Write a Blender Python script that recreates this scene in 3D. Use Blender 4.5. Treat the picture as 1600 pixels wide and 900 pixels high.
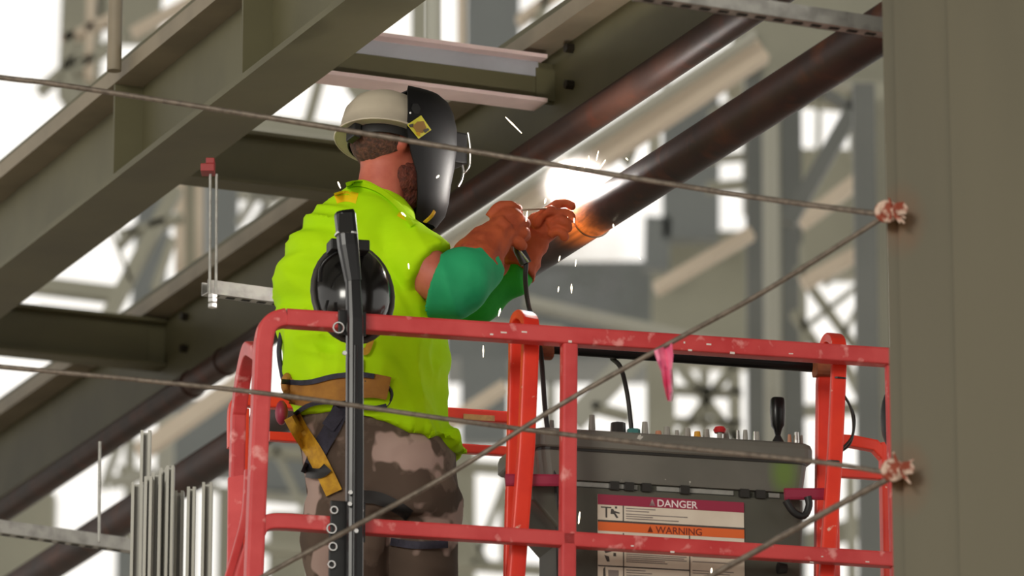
import bpy, bmesh, math, random
from mathutils import Vector, Matrix, noise
from mathutils.bvhtree import BVHTree

for o in list(bpy.data.objects):
    bpy.data.objects.remove(o, do_unlink=True)
SC = bpy.context.scene
COL = SC.collection
R = math.radians
rnd = random.Random(7)

# ---------------------------------------------------------------- camera
PITCH = R(15.0)
FPX = 8000.0                      # focal length in pixels of a 1600 wide frame
CAM_Z = 1.6
cd = bpy.data.cameras.new('camera')
cam = bpy.data.objects.new('camera', cd)
COL.objects.link(cam)
cam.location = (0, 0, CAM_Z)
cam.rotation_euler = (R(90) + PITCH, 0, 0)
cd.sensor_width = 36.0
cd.lens = 36.0 * FPX / 1600.0
cd.clip_end = 400
cd.dof.use_dof = True
cd.dof.focus_distance = 14.0
cd.dof.aperture_fstop = 3.5
SC.camera = cam

# ---------------------------------------------------------------- light
w = bpy.data.worlds.new('overcast_sky')
SC.world = w
w.use_nodes = True
bg = w.node_tree.nodes['Background']
bg.inputs[0].default_value = (1.0, 0.965, 0.90, 1)
bg.inputs[1].default_value = 1.2
SC.view_settings.view_transform = 'Standard'
SC.view_settings.look = 'None'
SC.view_settings.gamma = 1.0
SC.view_settings.exposure = 0.0

def area_lamp(name, loc, target, sx, sy, energy, color):
    l = bpy.data.lights.new(name, 'AREA')
    l.shape = 'RECTANGLE'; l.size = sx; l.size_y = sy
    l.energy = energy; l.color = color
    o = bpy.data.objects.new(name, l)
    COL.objects.link(o)
    o.location = loc
    o.rotation_euler = (Vector(target) - Vector(loc)).to_track_quat('-Z', 'Y').to_euler()
    return o
# front fill lamp added out of view, behind and above the photographer
area_lamp('front_fill_lamp', (-6, -2, 8), (0, 14, 5), 4, 3, 950, (1.0, 0.96, 0.86))

# ---------------------------------------------------------------- helpers
CO, SI = math.cos(PITCH), math.sin(PITCH)
CAM = Vector((0, 0, CAM_Z))
def ray(px, py):
    u = (px - 800) / FPX; v = (450 - py) / FPX
    return Vector((u, CO - v * SI, SI + v * CO))
def at(px, py, Y):
    d = ray(px, py)
    return CAM + d * (Y / d.y)
def on_z(px, py, z):
    d = ray(px, py)
    return CAM + d * ((z - CAM_Z) / d.z)
def on_plane(px, py, p0, n):
    d = ray(px, py)
    return CAM + d * ((p0 - CAM).dot(n) / d.dot(n))
def ppm(Y, py=450):               # pixels per metre at world depth Y
    return FPX / at(800, py, Y).dot(Vector((0, CO, SI))) if False else FPX / ((at(800, py, Y) - CAM).dot(Vector((0, CO, SI))))

def lin(c):
    c = c / 255.0
    return c / 12.92 if c <= 0.04045 else ((c + 0.055) / 1.055) ** 2.4
def rgb(r, g, b):
    return (lin(r), lin(g), lin(b), 1)

def mat(name, base, other=None, rough=0.6, metal=0.0, scale=6.0, lo=0.4, hi=0.65, bump=0.0, bscale=60.0, emit=None, estr=0, spec=0.5, coords='Object', stretch=(1, 1, 1), third=None, tscale=30, tlo=.62, thi=.66):
    m = bpy.data.materials.new(name)
    m.use_nodes = True
    nt = m.node_tree; N = nt.nodes; L = nt.links
    b = N['Principled BSDF']
    b.inputs['Base Color'].default_value = base
    b.inputs['Roughness'].default_value = rough
    b.inputs['Metallic'].default_value = metal
    b.inputs['Specular IOR Level'].default_value = spec
    tc = N.new('ShaderNodeTexCoord'); mp = N.new('ShaderNodeMapping')
    mp.inputs['Scale'].default_value = stretch
    L.new(tc.outputs[coords], mp.inputs['Vector'])
    last = None
    if other is not None:
        nz = N.new('ShaderNodeTexNoise'); nz.inputs['Scale'].default_value = scale; nz.inputs['Detail'].default_value = 5
        L.new(mp.outputs[0], nz.inputs['Vector'])
        mr = N.new('ShaderNodeMapRange'); mr.inputs[1].default_value = lo; mr.inputs[2].default_value = hi
        L.new(nz.outputs['Fac'], mr.inputs[0])
        mx = N.new('ShaderNodeMixRGB'); mx.inputs[1].default_value = base; mx.inputs[2].default_value = other
        L.new(mr.outputs[0], mx.inputs[0])
        last = mx.outputs[0]
        if third is not None:
            n2 = N.new('ShaderNodeTexNoise'); n2.inputs['Scale'].default_value = tscale; n2.inputs['Detail'].default_value = 3
            L.new(tc.outputs[coords], n2.inputs['Vector'])
            m2 = N.new('ShaderNodeMapRange'); m2.inputs[1].default_value = tlo; m2.inputs[2].default_value = thi
            L.new(n2.outputs['Fac'], m2.inputs[0])
            x2 = N.new('ShaderNodeMixRGB'); x2.inputs[2].default_value = third
            L.new(last, x2.inputs[1]); L.new(m2.outputs[0], x2.inputs[0])
            last = x2.outputs[0]
        L.new(last, b.inputs['Base Color'])
    if bump > 0:
        nb = N.new('ShaderNodeTexNoise'); nb.inputs['Scale'].default_value = bscale; nb.inputs['Detail'].default_value = 4
        L.new(mp.outputs[0], nb.inputs['Vector'])
        bp = N.new('ShaderNodeBump'); bp.inputs['Strength'].default_value = bump; bp.inputs['Distance'].default_value = 0.01
        L.new(nb.outputs['Fac'], bp.inputs['Height']); L.new(bp.outputs[0], b.inputs['Normal'])
    if emit is not None:
        b.inputs['Emission Color'].default_value = emit
        b.inputs['Emission Strength'].default_value = estr
    return m

M = {}
M['olive'] = mat('olive_steel_paint', rgb(100, 96, 69), rgb(90, 86, 61), rough=.55, scale=3, bump=.05, bscale=20)
M['olive_col'] = mat('olive_column_paint', rgb(90, 83, 60), rgb(80, 74, 53), rough=.5, scale=2.2, bump=.04, bscale=14, stretch=(1, 1, .15))
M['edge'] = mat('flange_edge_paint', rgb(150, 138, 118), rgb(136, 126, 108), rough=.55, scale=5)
M['plate'] = mat('arc_lit_plate', rgb(236, 212, 210), rgb(222, 198, 196), rough=.5, scale=5)  # arc light on the cross beam flanges put into a pale pink colour
M['bolt'] = mat('dark_bolt', rgb(52, 46, 38), rough=.45, metal=.6)
M['pipe'] = mat('bare_black_pipe', rgb(66, 42, 33), rgb(46, 31, 26), rough=.5, metal=0, spec=.22, scale=7, lo=.35, hi=.7, stretch=(1, 1, 1), bump=.03, third=rgb(84, 44, 30), tscale=11, tlo=.55, thi=.75)
M['pipe2'] = mat('scaled_pipe', rgb(60, 36, 30), rgb(36, 25, 24), rough=.5, metal=0, spec=.22, scale=6, lo=.35, hi=.7, bump=.03, third=rgb(80, 44, 28), tscale=9, tlo=.55, thi=.75)
M['bead'] = mat('fresh_weld_bead', rgb(190, 170, 150), rough=.3, metal=.9)
M['zinc'] = mat('galvanised_steel', rgb(168, 166, 160), rgb(135, 133, 128), rough=.4, metal=.45, scale=20)
M['slot'] = mat('dark_slot', rgb(28, 27, 25), rough=.8)
M['stud'] = mat('galvanised_stud', rgb(165, 163, 155), rgb(140, 138, 130), rough=.45, metal=.4, scale=9, stretch=(1, 1, .2))
M['redclamp'] = mat('red_clamp', rgb(150, 40, 40), rough=.5)
M['rope'] = mat('wire_rope_steel', rgb(128, 116, 104), rgb(100, 90, 80), rough=.5, metal=.3, scale=60)
M['rust'] = mat('rusted_anchor', rgb(140, 62, 40), rgb(205, 178, 160), rough=.8, scale=45, lo=.45, hi=.55, bump=.4)
M['rail'] = mat('worn_red_paint', rgb(214, 76, 76), rgb(200, 58, 60), rough=.42, scale=9, bump=.06, third=rgb(236, 150, 146), tscale=22, tlo=.6, thi=.72)
M['rail2'] = mat('bright_red_paint', rgb(238, 62, 38), rgb(220, 48, 34), rough=.4, scale=7, third=rgb(240, 190, 170), tscale=30, tlo=.7, thi=.75)
M['chip'] = mat('bare_scratch', rgb(235, 220, 214), rough=.5)
M['blackp'] = mat('black_gloss_paint', rgb(16, 15, 16), rough=.3, spec=.35)
M['blackm'] = mat('black_matt_plastic', rgb(26, 25, 26), rgb(34, 33, 33), rough=.5, scale=14)
M['helm'] = mat('smoked_black_shell', rgb(32, 31, 30), rgb(22, 21, 21), rough=.16, scale=5, spec=.6)
M['helmrim'] = mat('grey_shell_rim', rgb(70, 67, 64), rough=.45)
M['steel'] = mat('bright_steel', rgb(205, 203, 200), rough=.25, metal=.85)
M['console'] = mat('grey_console_shell', rgb(112, 108, 100), rgb(98, 95, 88), rough=.42, scale=4, third=rgb(190, 186, 178), tscale=38, tlo=.72, thi=.75, bump=.03)
M['base'] = mat('olive_console_base', rgb(84, 82, 72), rgb(74, 73, 64), rough=.5, scale=4)
M['lip'] = mat('arc_lit_web_tint', rgb(176, 180, 188), rgb(160, 162, 170), rough=.5, scale=5)  # arc light on the upper web put into a blue grey colour
M['patch'] = mat('amber_logo_and_glow', rgb(250, 196, 0), rgb(236, 220, 10), rough=.6, scale=20)  # logo yellow, also used for painted spark glow
M['greend'] = mat('green_paint_smudge', rgb(112, 140, 52), rough=.6)
M['maroon'] = mat('maroon_print', rgb(150, 38, 66), rough=.5)
M['orange'] = mat('orange_print', rgb(226, 104, 44), rough=.5)
M['cream'] = mat('label_stock', rgb(224, 212, 194), rgb(214, 200, 182), rough=.5, scale=8)
M['ink'] = mat('label_ink', rgb(72, 66, 62), rough=.6)
M['inkline'] = mat('label_small_print', rgb(136, 126, 120), rough=.6)
M['inkred'] = mat('dark_red_ink', rgb(120, 40, 24), rough=.6)
M['white'] = mat('white_ink', rgb(236, 220, 220), rough=.5)
M['knob'] = mat('grey_knob', rgb(150, 146, 138), rough=.35)
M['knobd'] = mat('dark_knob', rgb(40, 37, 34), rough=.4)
M['teal'] = mat('teal_plug', rgb(60, 120, 116), rough=.5)
M['yellowk'] = mat('amber_knob', rgb(210, 150, 40), rough=.4)
M['redk'] = mat('red_button', rgb(190, 40, 44), rough=.35)
M['brownk'] = mat('copper_knob', rgb(190, 130, 100), rough=.35)
M['pink'] = mat('pink_flagging', rgb(232, 96, 140), rgb(246, 150, 178), rough=.35, scale=30)
M['brown'] = mat('brown_leather_wrap', rgb(150, 84, 48), rgb(120, 64, 38), rough=.7, scale=18)
M['tan'] = mat('tan_decal', rgb(196, 150, 96), rgb(170, 120, 80), rough=.6, scale=40)
M['rubber'] = mat('black_cable_rubber', rgb(34, 31, 29), rough=.55)
# background paints
M['bgrey'] = mat('grey_green_steel', rgb(182, 181, 164), rgb(166, 166, 151), rough=.6, scale=.8)
M['bblue'] = mat('blue_grey_cladding', rgb(150, 156, 157), rgb(136, 142, 144), rough=.6, scale=.6)
M['bdark'] = mat('dark_grey_steel', rgb(126, 129, 126), rgb(112, 116, 114), rough=.6, scale=.8)
M['bcream'] = mat('pale_cream_steel', rgb(236, 222, 202), rgb(224, 206, 184), rough=.55, scale=.8)
M['blight'] = mat('pale_grey_tube', rgb(190, 190, 178), rough=.5)
M['concrete'] = mat('concrete_floor', rgb(206, 196, 182), rgb(190, 180, 166), rough=.8, scale=.7, bump=.1)
M['deck'] = mat('sky_block_deck', rgb(120, 120, 112), rgb(104, 104, 98), rough=.7, scale=.5)
# person
M['shirt'] = mat('lime_yellow_jersey', rgb(188, 236, 8), rgb(176, 228, 2), rough=.8, scale=5, bump=.35, bscale=9, spec=.2, stretch=(.6, .6, 1.5))
M['skin'] = mat('ruddy_skin', rgb(204, 112, 90), rgb(188, 94, 76), rough=.55, scale=18, bump=.05)
M['hair'] = mat('short_brown_hair', rgb(66, 44, 34), rgb(104, 66, 50), rough=.8, scale=90, bump=.6, bscale=160)
M['beard'] = mat('red_brown_beard', rgb(112, 54, 40), rgb(80, 40, 32), rough=.8, scale=90, bump=.6, bscale=160)
M['sleeve'] = mat('green_welding_cotton', rgb(44, 164, 108), rgb(32, 146, 94), rough=.75, scale=9, bump=.15, bscale=24, spec=.25)
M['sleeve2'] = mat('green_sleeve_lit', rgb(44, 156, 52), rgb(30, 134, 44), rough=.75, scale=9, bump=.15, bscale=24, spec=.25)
M['glove'] = mat('rust_red_leather', rgb(180, 84, 48), rgb(152, 66, 40), rough=.7, scale=14, bump=.25, bscale=40, spec=.3)
M['pants'] = mat('faded_camouflage', rgb(116, 100, 88), rgb(90, 76, 66), rough=.85, scale=6, lo=.46, hi=.5, bump=.15, bscale=24, third=rgb(172, 148, 138), tscale=5, tlo=.56, thi=.585, spec=.2)
M['hat'] = mat('cream_hard_hat', rgb(200, 188, 168), rgb(186, 174, 156), rough=.35, scale=8)
M['mask'] = mat('black_mask_shell', rgb(17, 16, 18), rgb(12, 12, 13), rough=.5, spec=.3, scale=12)
M['sticker'] = mat('yellow_sticker', rgb(214, 206, 60), rough=.4)
M['blot'] = mat('brown_print', rgb(150, 110, 50), rough=.5)
M['strap_y'] = mat('yellow_webbing', rgb(206, 156, 30), rgb(178, 128, 24), rough=.7, scale=40, bump=.2, bscale=120)
M['strap_t'] = mat('tan_waist_pad', rgb(172, 118, 42), rgb(146, 96, 34), rough=.75, scale=16, bump=.2, bscale=60)
M['strap_d'] = mat('navy_webbing', rgb(52, 50, 66), rgb(40, 38, 50), rough=.75, scale=40, bump=.2, bscale=120)

def emat(name, col, s):
    m = bpy.data.materials.new(name); m.use_nodes = True
    N = m.node_tree.nodes; N.clear()
    e = N.new('ShaderNodeEmission'); e.inputs[0].default_value = col; e.inputs[1].default_value = s
    o = N.new('ShaderNodeOutputMaterial'); m.node_tree.links.new(e.outputs[0], o.inputs[0])
    return m
M['arc'] = emat('arc_flame', (1, .93, .85, 1), 120)
M['spark'] = emat('hot_spark', (1, .86, .62, 1), 6)

def tag(o, label=None, cat=None, group=None, kind=None):
    if label: o['label'] = label
    if cat: o['category'] = cat
    if group: o['group'] = group
    if kind: o['kind'] = kind
    return o

def obj(name, bm, m, parent=None, smooth=False, bevel=0.0, label=None):
    """link a bmesh (world coordinates) as ONE object whose origin is at its base centre"""
    if bevel > 0:
        bmesh.ops.bevel(bm, geom=list(bm.edges), offset=bevel, segments=2, profile=.6, affect='EDGES')
    if isinstance(bm, bmesh.types.BMesh):
        bmesh.ops.recalc_face_normals(bm, faces=bm.faces)
        me = bpy.data.meshes.new(name); bm.to_mesh(me); bm.free()
    else:
        me = bm; me.name = name
    co = [v.co for v in me.vertices]
    mn = Vector((min(c.x for c in co), min(c.y for c in co), min(c.z for c in co)))
    mx = Vector((max(c.x for c in co), max(c.y for c in co), max(c.z for c in co)))
    c = Vector(((mn.x + mx.x) / 2, (mn.y + mx.y) / 2, mn.z))
    me.transform(Matrix.Translation(-c))
    if smooth:
        for p in me.polygons: p.use_smooth = True
        me.set_sharp_from_angle(angle=R(50))
    me.materials.append(m)
    o = bpy.data.objects.new(name, me)
    COL.objects.link(o)
    o['_w'] = list(c)
    if parent is not None:
        o.parent = parent
        o.location = c - Vector(parent['_w'])
    else:
        o.location = c
    if label: o['label'] = label
    return o

def thing(name, loc, label, cat, group=None):
    o = bpy.data.objects.new(name, None)
    o.empty_display_size = .1
    COL.objects.link(o)
    o.location = loc; o['_w'] = list(loc)
    return tag(o, label, cat, group)

def B(): return bmesh.new()
def slab(bm, o, ex, xr, ey, yr, ez, zr):
    """box spanned by three axes from the origin o"""
    vs = [bm.verts.new(o + ex * x + ey * y + ez * z) for x in xr for y in yr for z in zr]
    for f in ((0, 1, 3, 2), (4, 6, 7, 5), (0, 4, 5, 1), (2, 3, 7, 6), (0, 2, 6, 4), (1, 5, 7, 3)):
        bm.faces.new([vs[i] for i in f])
    return bm
def sweep(bm, pts, r, r2=None, n=10, p=2.0, up=Vector((0, 0, 1)), caps=True):
    pts = [Vector(q) for q in pts]
    k = len(pts)
    rs = r if isinstance(r, (list, tuple)) else [r] * k
    r2s = rs if r2 is None else (r2 if isinstance(r2, (list, tuple)) else [r2] * k)
    rings = []
    u = up.copy()
    for i, q in enumerate(pts):
        t = (pts[min(i + 1, k - 1)] - pts[max(i - 1, 0)]).normalized()
        s = t.cross(u)
        if s.length < 1e-4: s = t.cross(Vector((1, 0, 0)))
        s.normalize(); uu = s.cross(t).normalized(); u = uu
        ring = []
        for j in range(n):
            a = 2 * math.pi * (j + .5) / n
            c, sn = math.cos(a), math.sin(a)
            cx = math.copysign(abs(c) ** (2 / p), c); cy = math.copysign(abs(sn) ** (2 / p), sn)
            ring.append(bm.verts.new(q + s * cx * rs[i] + uu * cy * r2s[i]))
        rings.append(ring)
    for a, b in zip(rings, rings[1:]):
        for j in range(n):
            bm.faces.new((a[j], a[(j + 1) % n], b[(j + 1) % n], b[j]))
    if caps:
        bm.faces.new(rings[0][::-1]); bm.faces.new(rings[-1])
    return bm
def loft(bm, rings, caps=True):
    rv = [[bm.verts.new(q) for q in r] for r in rings]
    n = len(rv[0])
    for a, b in zip(rv, rv[1:]):
        for j in range(n):
            bm.faces.new((a[j], a[(j + 1) % n], b[(j + 1) % n], b[j]))
    if caps:
        bm.faces.new(rv[0][::-1]); bm.faces.new(rv[-1])
    return bm
def ball(bm, c, ax, ay, az, rx, ry, rz, nu=16, nv=10):
    rings = []
    for i in range(nv + 1):
        t = -math.pi / 2 + math.pi * i / nv
        t = max(-1.5, min(1.5, t))
        rings.append([c + ax * (rx * math.cos(t) * math.cos(2 * math.pi * j / nu)) + ay * (ry * math.cos(t) * math.sin(2 * math.pi * j / nu)) + az * (rz * math.sin(t)) for j in range(nu)])
    return loft(bm, rings)
X, Yv, Z = Vector((1, 0, 0)), Vector((0, 1, 0)), Vector((0, 0, 1))
def smoothpts(pts, n=6):
    pts = [Vector(p) for p in pts]
    out = []
    for i in range(len(pts) - 1):
        p0 = pts[max(i - 1, 0)]; p1 = pts[i]; p2 = pts[i + 1]; p3 = pts[min(i + 2, len(pts) - 1)]
        for k in range(n):
            t = k / n
            out.append(.5 * ((2 * p1) + (p2 - p0) * t + (2 * p0 - 5 * p1 + 4 * p2 - p3) * t * t + (3 * p1 - p0 - 3 * p2 + p3) * t ** 3))
    out.append(pts[-1])
    return out
def torus(bm, c, ax, ay, R1, r, n=14, m=6, R2=None):
    R2 = R2 or R1
    pts = [c + ax * (R1 * math.cos(2 * math.pi * i / n)) + ay * (R2 * math.sin(2 * math.pi * i / n)) for i in range(n)]
    nrm = ax.cross(ay).normalized()
    rings = []
    for i, p in enumerate(pts):
        d = (p - c).normalized()
        rings.append([bm.verts.new(p + d * (r * math.cos(2 * math.pi * j / m)) + nrm * (r * math.sin(2 * math.pi * j / m))) for j in range(m)])
    for i in range(n):
        a, b = rings[i], rings[(i + 1) % n]
        for j in range(m): bm.faces.new((a[j], a[(j + 1) % m], b[(j + 1) % m], b[j]))
    return bm
def hexbolt(bm, c, axis, r, h):
    return sweep(bm, [c, c + axis * h], r, n=6, up=Vector((.3, .2, 1)))

# building axes: A runs along the beams (away to the left), Bx across them
A = Vector((-.3987, .9171, 0)); Bx = Vector((.9171, .3987, 0))
# ---------------------------------------------------------------- large structure
tag(obj('floor', slab(B(), Vector((0, 0, 0)), X, (-40, 40), Yv, (-20, 60), Z, (-.2, 0)), M['concrete']), kind='structure')
tag(obj('sky_block_ceiling', slab(B(), Vector((0, 0, 0)), X, (-26, 26), Yv, (-14, 38), Z, (15.2, 15.5)), M['deck']), kind='structure')  # out of view, put in to block sky light from overhead

# ---- beam A (upper left) and beam B (middle)
pA = at(317, 173, 14.2)                       # near lower edge of A's bottom flange
zb = pA.z                                     # underside of the bottom flanges
ZT = zb + .31                                 # underside of the top flanges
FW = .20
def s_of(px, py, p0):                         # distance along A of the point of that horizontal line seen at a pixel
    q = on_z(px, py, p0.z)
    return (q - p0).dot(A)
def w_of(q, p0): return (q - p0).dot(Bx)
bA = thing('steel_beam', pA, 'olive painted I-beam at upper left with stiffener plates across its web', 'steel beam')
sA0, sA1 = s_of(760, -160, pA) - 2, s_of(-160, 560, pA) + 6
obj('bottom_flange', slab(B(), pA, A, (sA0, sA1), Bx, (0, FW), Z, (0, .02)), M['olive'], bA)
obj('web', slab(B(), pA, A, (sA0, sA1), Bx, (FW / 2 - .006, FW / 2 + .006), Z, (.02, .31)), M['olive'], bA)
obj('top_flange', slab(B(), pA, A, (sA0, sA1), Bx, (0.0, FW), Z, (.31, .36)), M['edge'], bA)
obj('deck_edge', slab(B(), pA, A, (sA0, sA1), Bx, (.03, FW + .05), Z, (.36, .40)), M['olive'], bA)
for px, py in ((165, 283), (378, 128)):
    s = s_of(px, py, pA)
    obj('stiffener', slab(B(), pA, A, (s - .006, s + .006), Bx, (.004, FW / 2), Z, (.02, .31)), M['olive'], bA)
pb = on_z(203, 140, ZT)
obj('bolt', hexbolt(B(), pb - Z * .02, Z, .018, .03), M['bolt'], bA)

pB = on_z(400, 369, ZT)                       # near lower edge of B's top flange
bB = thing('steel_beam', pB, 'olive painted beam behind the upper pipe with paired bolts in its deep web', 'steel beam')
sB0, sB1 = s_of(1180, -170, pB) - 1.2, s_of(-260, 830, pB) + 6
obj('web', slab(B(), pB, A, (sB0, sB1), Bx, (FW / 2 - .006, FW / 2 + .006), Z, (-.255, 0)), M['olive'], bB)
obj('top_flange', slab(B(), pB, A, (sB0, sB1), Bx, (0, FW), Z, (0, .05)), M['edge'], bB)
obj('bottom_flange', slab(B(), pB, A, (sB0, sB1), Bx, (FW / 2 - .01, FW / 2 + .03), Z, (-.265, -.255)), M['olive'], bB)
obj('deck_edge', slab(B(), pB, A, (sB0, sB1), Bx, (.03, FW + .05), Z, (.05, .09)), M['olive'], bB)
pWB = pB + Bx * (FW / 2 - .006)
for px, py in ((895, 76), (895, 133), (293, 495), (292, 545)):
    q = on_plane(px, py, pWB, Bx)
    obj('bolt', hexbolt(B(), q, -Bx, .015, .025), M['bolt'], bB)

# ---- cross beams between A and B
def cross_beam(pxr, pyr, ztop, h, fw, label, m_f, m_w, cope):
    q = on_z(pxr, pyr, ztop)                  # joint of web and top flange at the right-hand end
    x1 = w_of(pWB, q)                         # to B's web
    x0 = w_of(pA + Bx * (FW / 2), q)          # from A's web
    t = thing('cross_beam', q + Bx * ((x0 + x1) / 2), label, 'steel beam', None)
    obj('web', slab(B(), q, Bx, (x0, x1), A, (0, .012), Z, (-h, 0)), m_w, t)
    obj('top_flange', slab(B(), q, Bx, (x0, cope), A, (-fw, fw), Z, (0, .012)), m_f, t)
    obj('bottom_flange', slab(B(), q, Bx, (x0, cope), A, (-fw, fw), Z, (-h - .012, -h)), m_f, t)
    if m_f is M['plate']: obj('arc_lit_web_strip', slab(B(), q, Bx, (x0, cope - .01), A, (-.004, 0), Z, (-.045, 0)), M['lip'], t)  # thin pale strip stands for arc light on the upper web
    obj('clip_angle', slab(B(), q, Bx, (x1 - .06, x1), A, (-.01, 0), Z, (-h * .95, -.02)), m_w, t)
    return t
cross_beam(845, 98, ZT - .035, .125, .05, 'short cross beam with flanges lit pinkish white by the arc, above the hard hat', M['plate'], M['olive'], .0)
cross_beam(640, 247, ZT - .02, .15, .05, 'short olive cross beam behind the hard hat and the nape', M['olive'], M['olive'], .1)
cross_beam(250, 508, ZT - .02, .15, .05, 'short olive cross beam at far left between the two long beams', M['olive'], M['olive'], .03)

# ---- post on beam A
q = on_z(188, 112, ZT + .0)
tag(obj('tube_post', sweep(B(), [q - Bx * .02, q - Bx * .02 + Z * .9], .022, n=14), M['edge'], smooth=True), 'upright pale round tube fixed to the upper left beam edge', 'post')

# ---- the two pipes
def pipe_dir(px0, py0, px1, py1, Y0):
    p = at(px0, py0, Y0); q = on_z(px1, py1, p.z)
    return p, q, (q - p).normalized()
p1, q1, d1 = pipe_dir(950, 164, 150, 701, 14.0)
pipe1 = thing('steel_pipe', p1, 'upper dark brown steel pipe running behind the welding mask', 'pipe')
obj('pipe_wall', sweep(B(), [p1 - d1 * 1.4, p1 + d1 * 13], .0455, n=28), M['pipe'], pipe1, smooth=True)
for pxx in (300, 352):
    cc = p1 + d1 * (on_z(pxx, 164 + (950 - pxx) * .671, p1.z) - p1).dot(d1)
    obj('coupling', sweep(B(), [cc - d1 * .012, cc + d1 * .012], .05, n=24), M['pipe'], pipe1, smooth=False)
PW = at(925, 338, 13.75)
q2 = on_z(338, 716, PW.z)
d2 = (q2 - PW).normalized()
pipe2 = thing('steel_pipe', PW, 'lower dark steel pipe being welded, glowing orange at the joint', 'pipe')
R2 = .0585
HL = .6
obj('pipe_wall', sweep(B(), [PW - d2 * 1.95, PW - d2 * HL], R2, n=32), M['pipe2'], pipe2, smooth=True)
# the end beside the joint is red hot and really glows
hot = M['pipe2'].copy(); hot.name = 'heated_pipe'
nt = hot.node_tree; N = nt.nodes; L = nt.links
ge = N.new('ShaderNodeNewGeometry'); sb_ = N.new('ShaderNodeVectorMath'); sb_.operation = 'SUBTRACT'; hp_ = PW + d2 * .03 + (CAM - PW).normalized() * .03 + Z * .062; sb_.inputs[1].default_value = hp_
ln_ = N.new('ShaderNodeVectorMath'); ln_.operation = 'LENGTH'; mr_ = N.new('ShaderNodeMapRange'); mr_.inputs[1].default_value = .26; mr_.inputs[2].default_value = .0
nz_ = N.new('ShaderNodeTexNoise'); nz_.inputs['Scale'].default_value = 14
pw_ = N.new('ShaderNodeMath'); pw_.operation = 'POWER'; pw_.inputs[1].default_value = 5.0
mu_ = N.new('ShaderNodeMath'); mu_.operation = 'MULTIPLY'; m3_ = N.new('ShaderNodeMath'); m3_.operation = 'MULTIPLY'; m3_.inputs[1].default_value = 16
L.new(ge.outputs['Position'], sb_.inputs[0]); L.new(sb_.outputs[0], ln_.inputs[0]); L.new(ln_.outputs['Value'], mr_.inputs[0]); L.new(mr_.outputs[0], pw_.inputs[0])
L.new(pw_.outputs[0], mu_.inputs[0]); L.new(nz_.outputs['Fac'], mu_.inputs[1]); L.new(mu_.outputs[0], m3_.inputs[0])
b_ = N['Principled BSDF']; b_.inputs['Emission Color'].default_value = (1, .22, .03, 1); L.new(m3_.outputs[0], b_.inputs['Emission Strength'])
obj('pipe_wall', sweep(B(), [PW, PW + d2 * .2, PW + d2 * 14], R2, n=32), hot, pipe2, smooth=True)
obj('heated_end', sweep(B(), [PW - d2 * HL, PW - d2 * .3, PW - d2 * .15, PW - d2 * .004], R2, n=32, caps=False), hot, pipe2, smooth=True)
u2 = d2.cross(Z).normalized(); v2 = u2.cross(d2).normalized()
obj('weld_bead', torus(B(), PW - d2 * .002, u2, v2, R2 + .0005, .004, n=40), M['bead'], pipe2, smooth=True)

# ---- strut trapezes
def strut(name_label, pa, pb, Y, z_h, extra, slots, mslot=None):
    p = at(pa[0], pa[1], Y); q = on_z(pb[0], pb[1], p.z)
    e = (q - p).normalized(); L = (q - p).length
    n = Vector((e.y, -e.x, 0))                # towards the camera
    t = thing('strut_channel', p, name_label, 'strut channel')
    bm = B(); slab(bm, p, e, (0, L), n, (0, .003), Z, (0, z_h)); slab(bm, p, e, (0, L), n, (-.041, 0), Z, (0, .003)); slab(bm, p, e, (0, L), n, (-.041, -.038), Z, (0, z_h))
    obj('channel', bm, M['zinc'], t)
    sp = .05; k = int(L / sp)
    for i in range(k):
        a = .02 + i * sp
        obj('slot', slab(B(), p, e, (a, a + .026), n, (-.028, -.014), Z, (-.0015, .0)), M['slot'], t)
    return p, q, e, n
pS, qS, eS, nS = strut('perforated strut channel hung on a rod left of the shirt', (324, 458), (640, 500), 14.35, .041, 0, True)
rod0 = at(332, 470, 14.33); zc = at(325, 272, 14.33).z
rod = thing('threaded_rod', rod0, 'thin twin hanger rod holding the strut beside the shirt', 'hanger rod')
for dx in (-.008, .010):
    obj('rod', sweep(B(), [rod0 + X * dx, Vector((rod0.x + dx - .004, rod0.y, zc))], .0045, n=8), M['zinc'], rod, smooth=True)
for dz in (0.0, -.016, .012):
    obj('nut', hexbolt(B(), rod0 + Z * (dz - .004), Z, .014, .010), M['steel'], rod)
bm = B(); c = at(325, 262, 14.33)
slab(bm, c, X, (-.02, .02), Yv, (-.03, .03), Z, (-.018, .005)); slab(bm, c, X, (-.005, .02), Yv, (-.03, .03), Z, (.005, .022))
tag(obj('beam_clamp', bm, M['redclamp'], bevel=.002), 'small red beam clamp at the top of the hanger rod', 'clamp')
strut('perforated strut channel crossing above both pipes at top right', (1000, -6), (1440, 60), 11.5, .038, 0, True)
strut('perforated strut channel at the lower left edge before the studs', (-500, 762), (214, 862), 15.0, .041, 0, True)
r0 = at(155, 832, 15.05)
tag(obj('threaded_rod', sweep(B(), [r0 - Z * .03, at(156, 690, 15.05)], .005, n=8), M['zinc'], smooth=True), 'single thin rod rising from the lower left strut', 'hanger rod')

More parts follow.
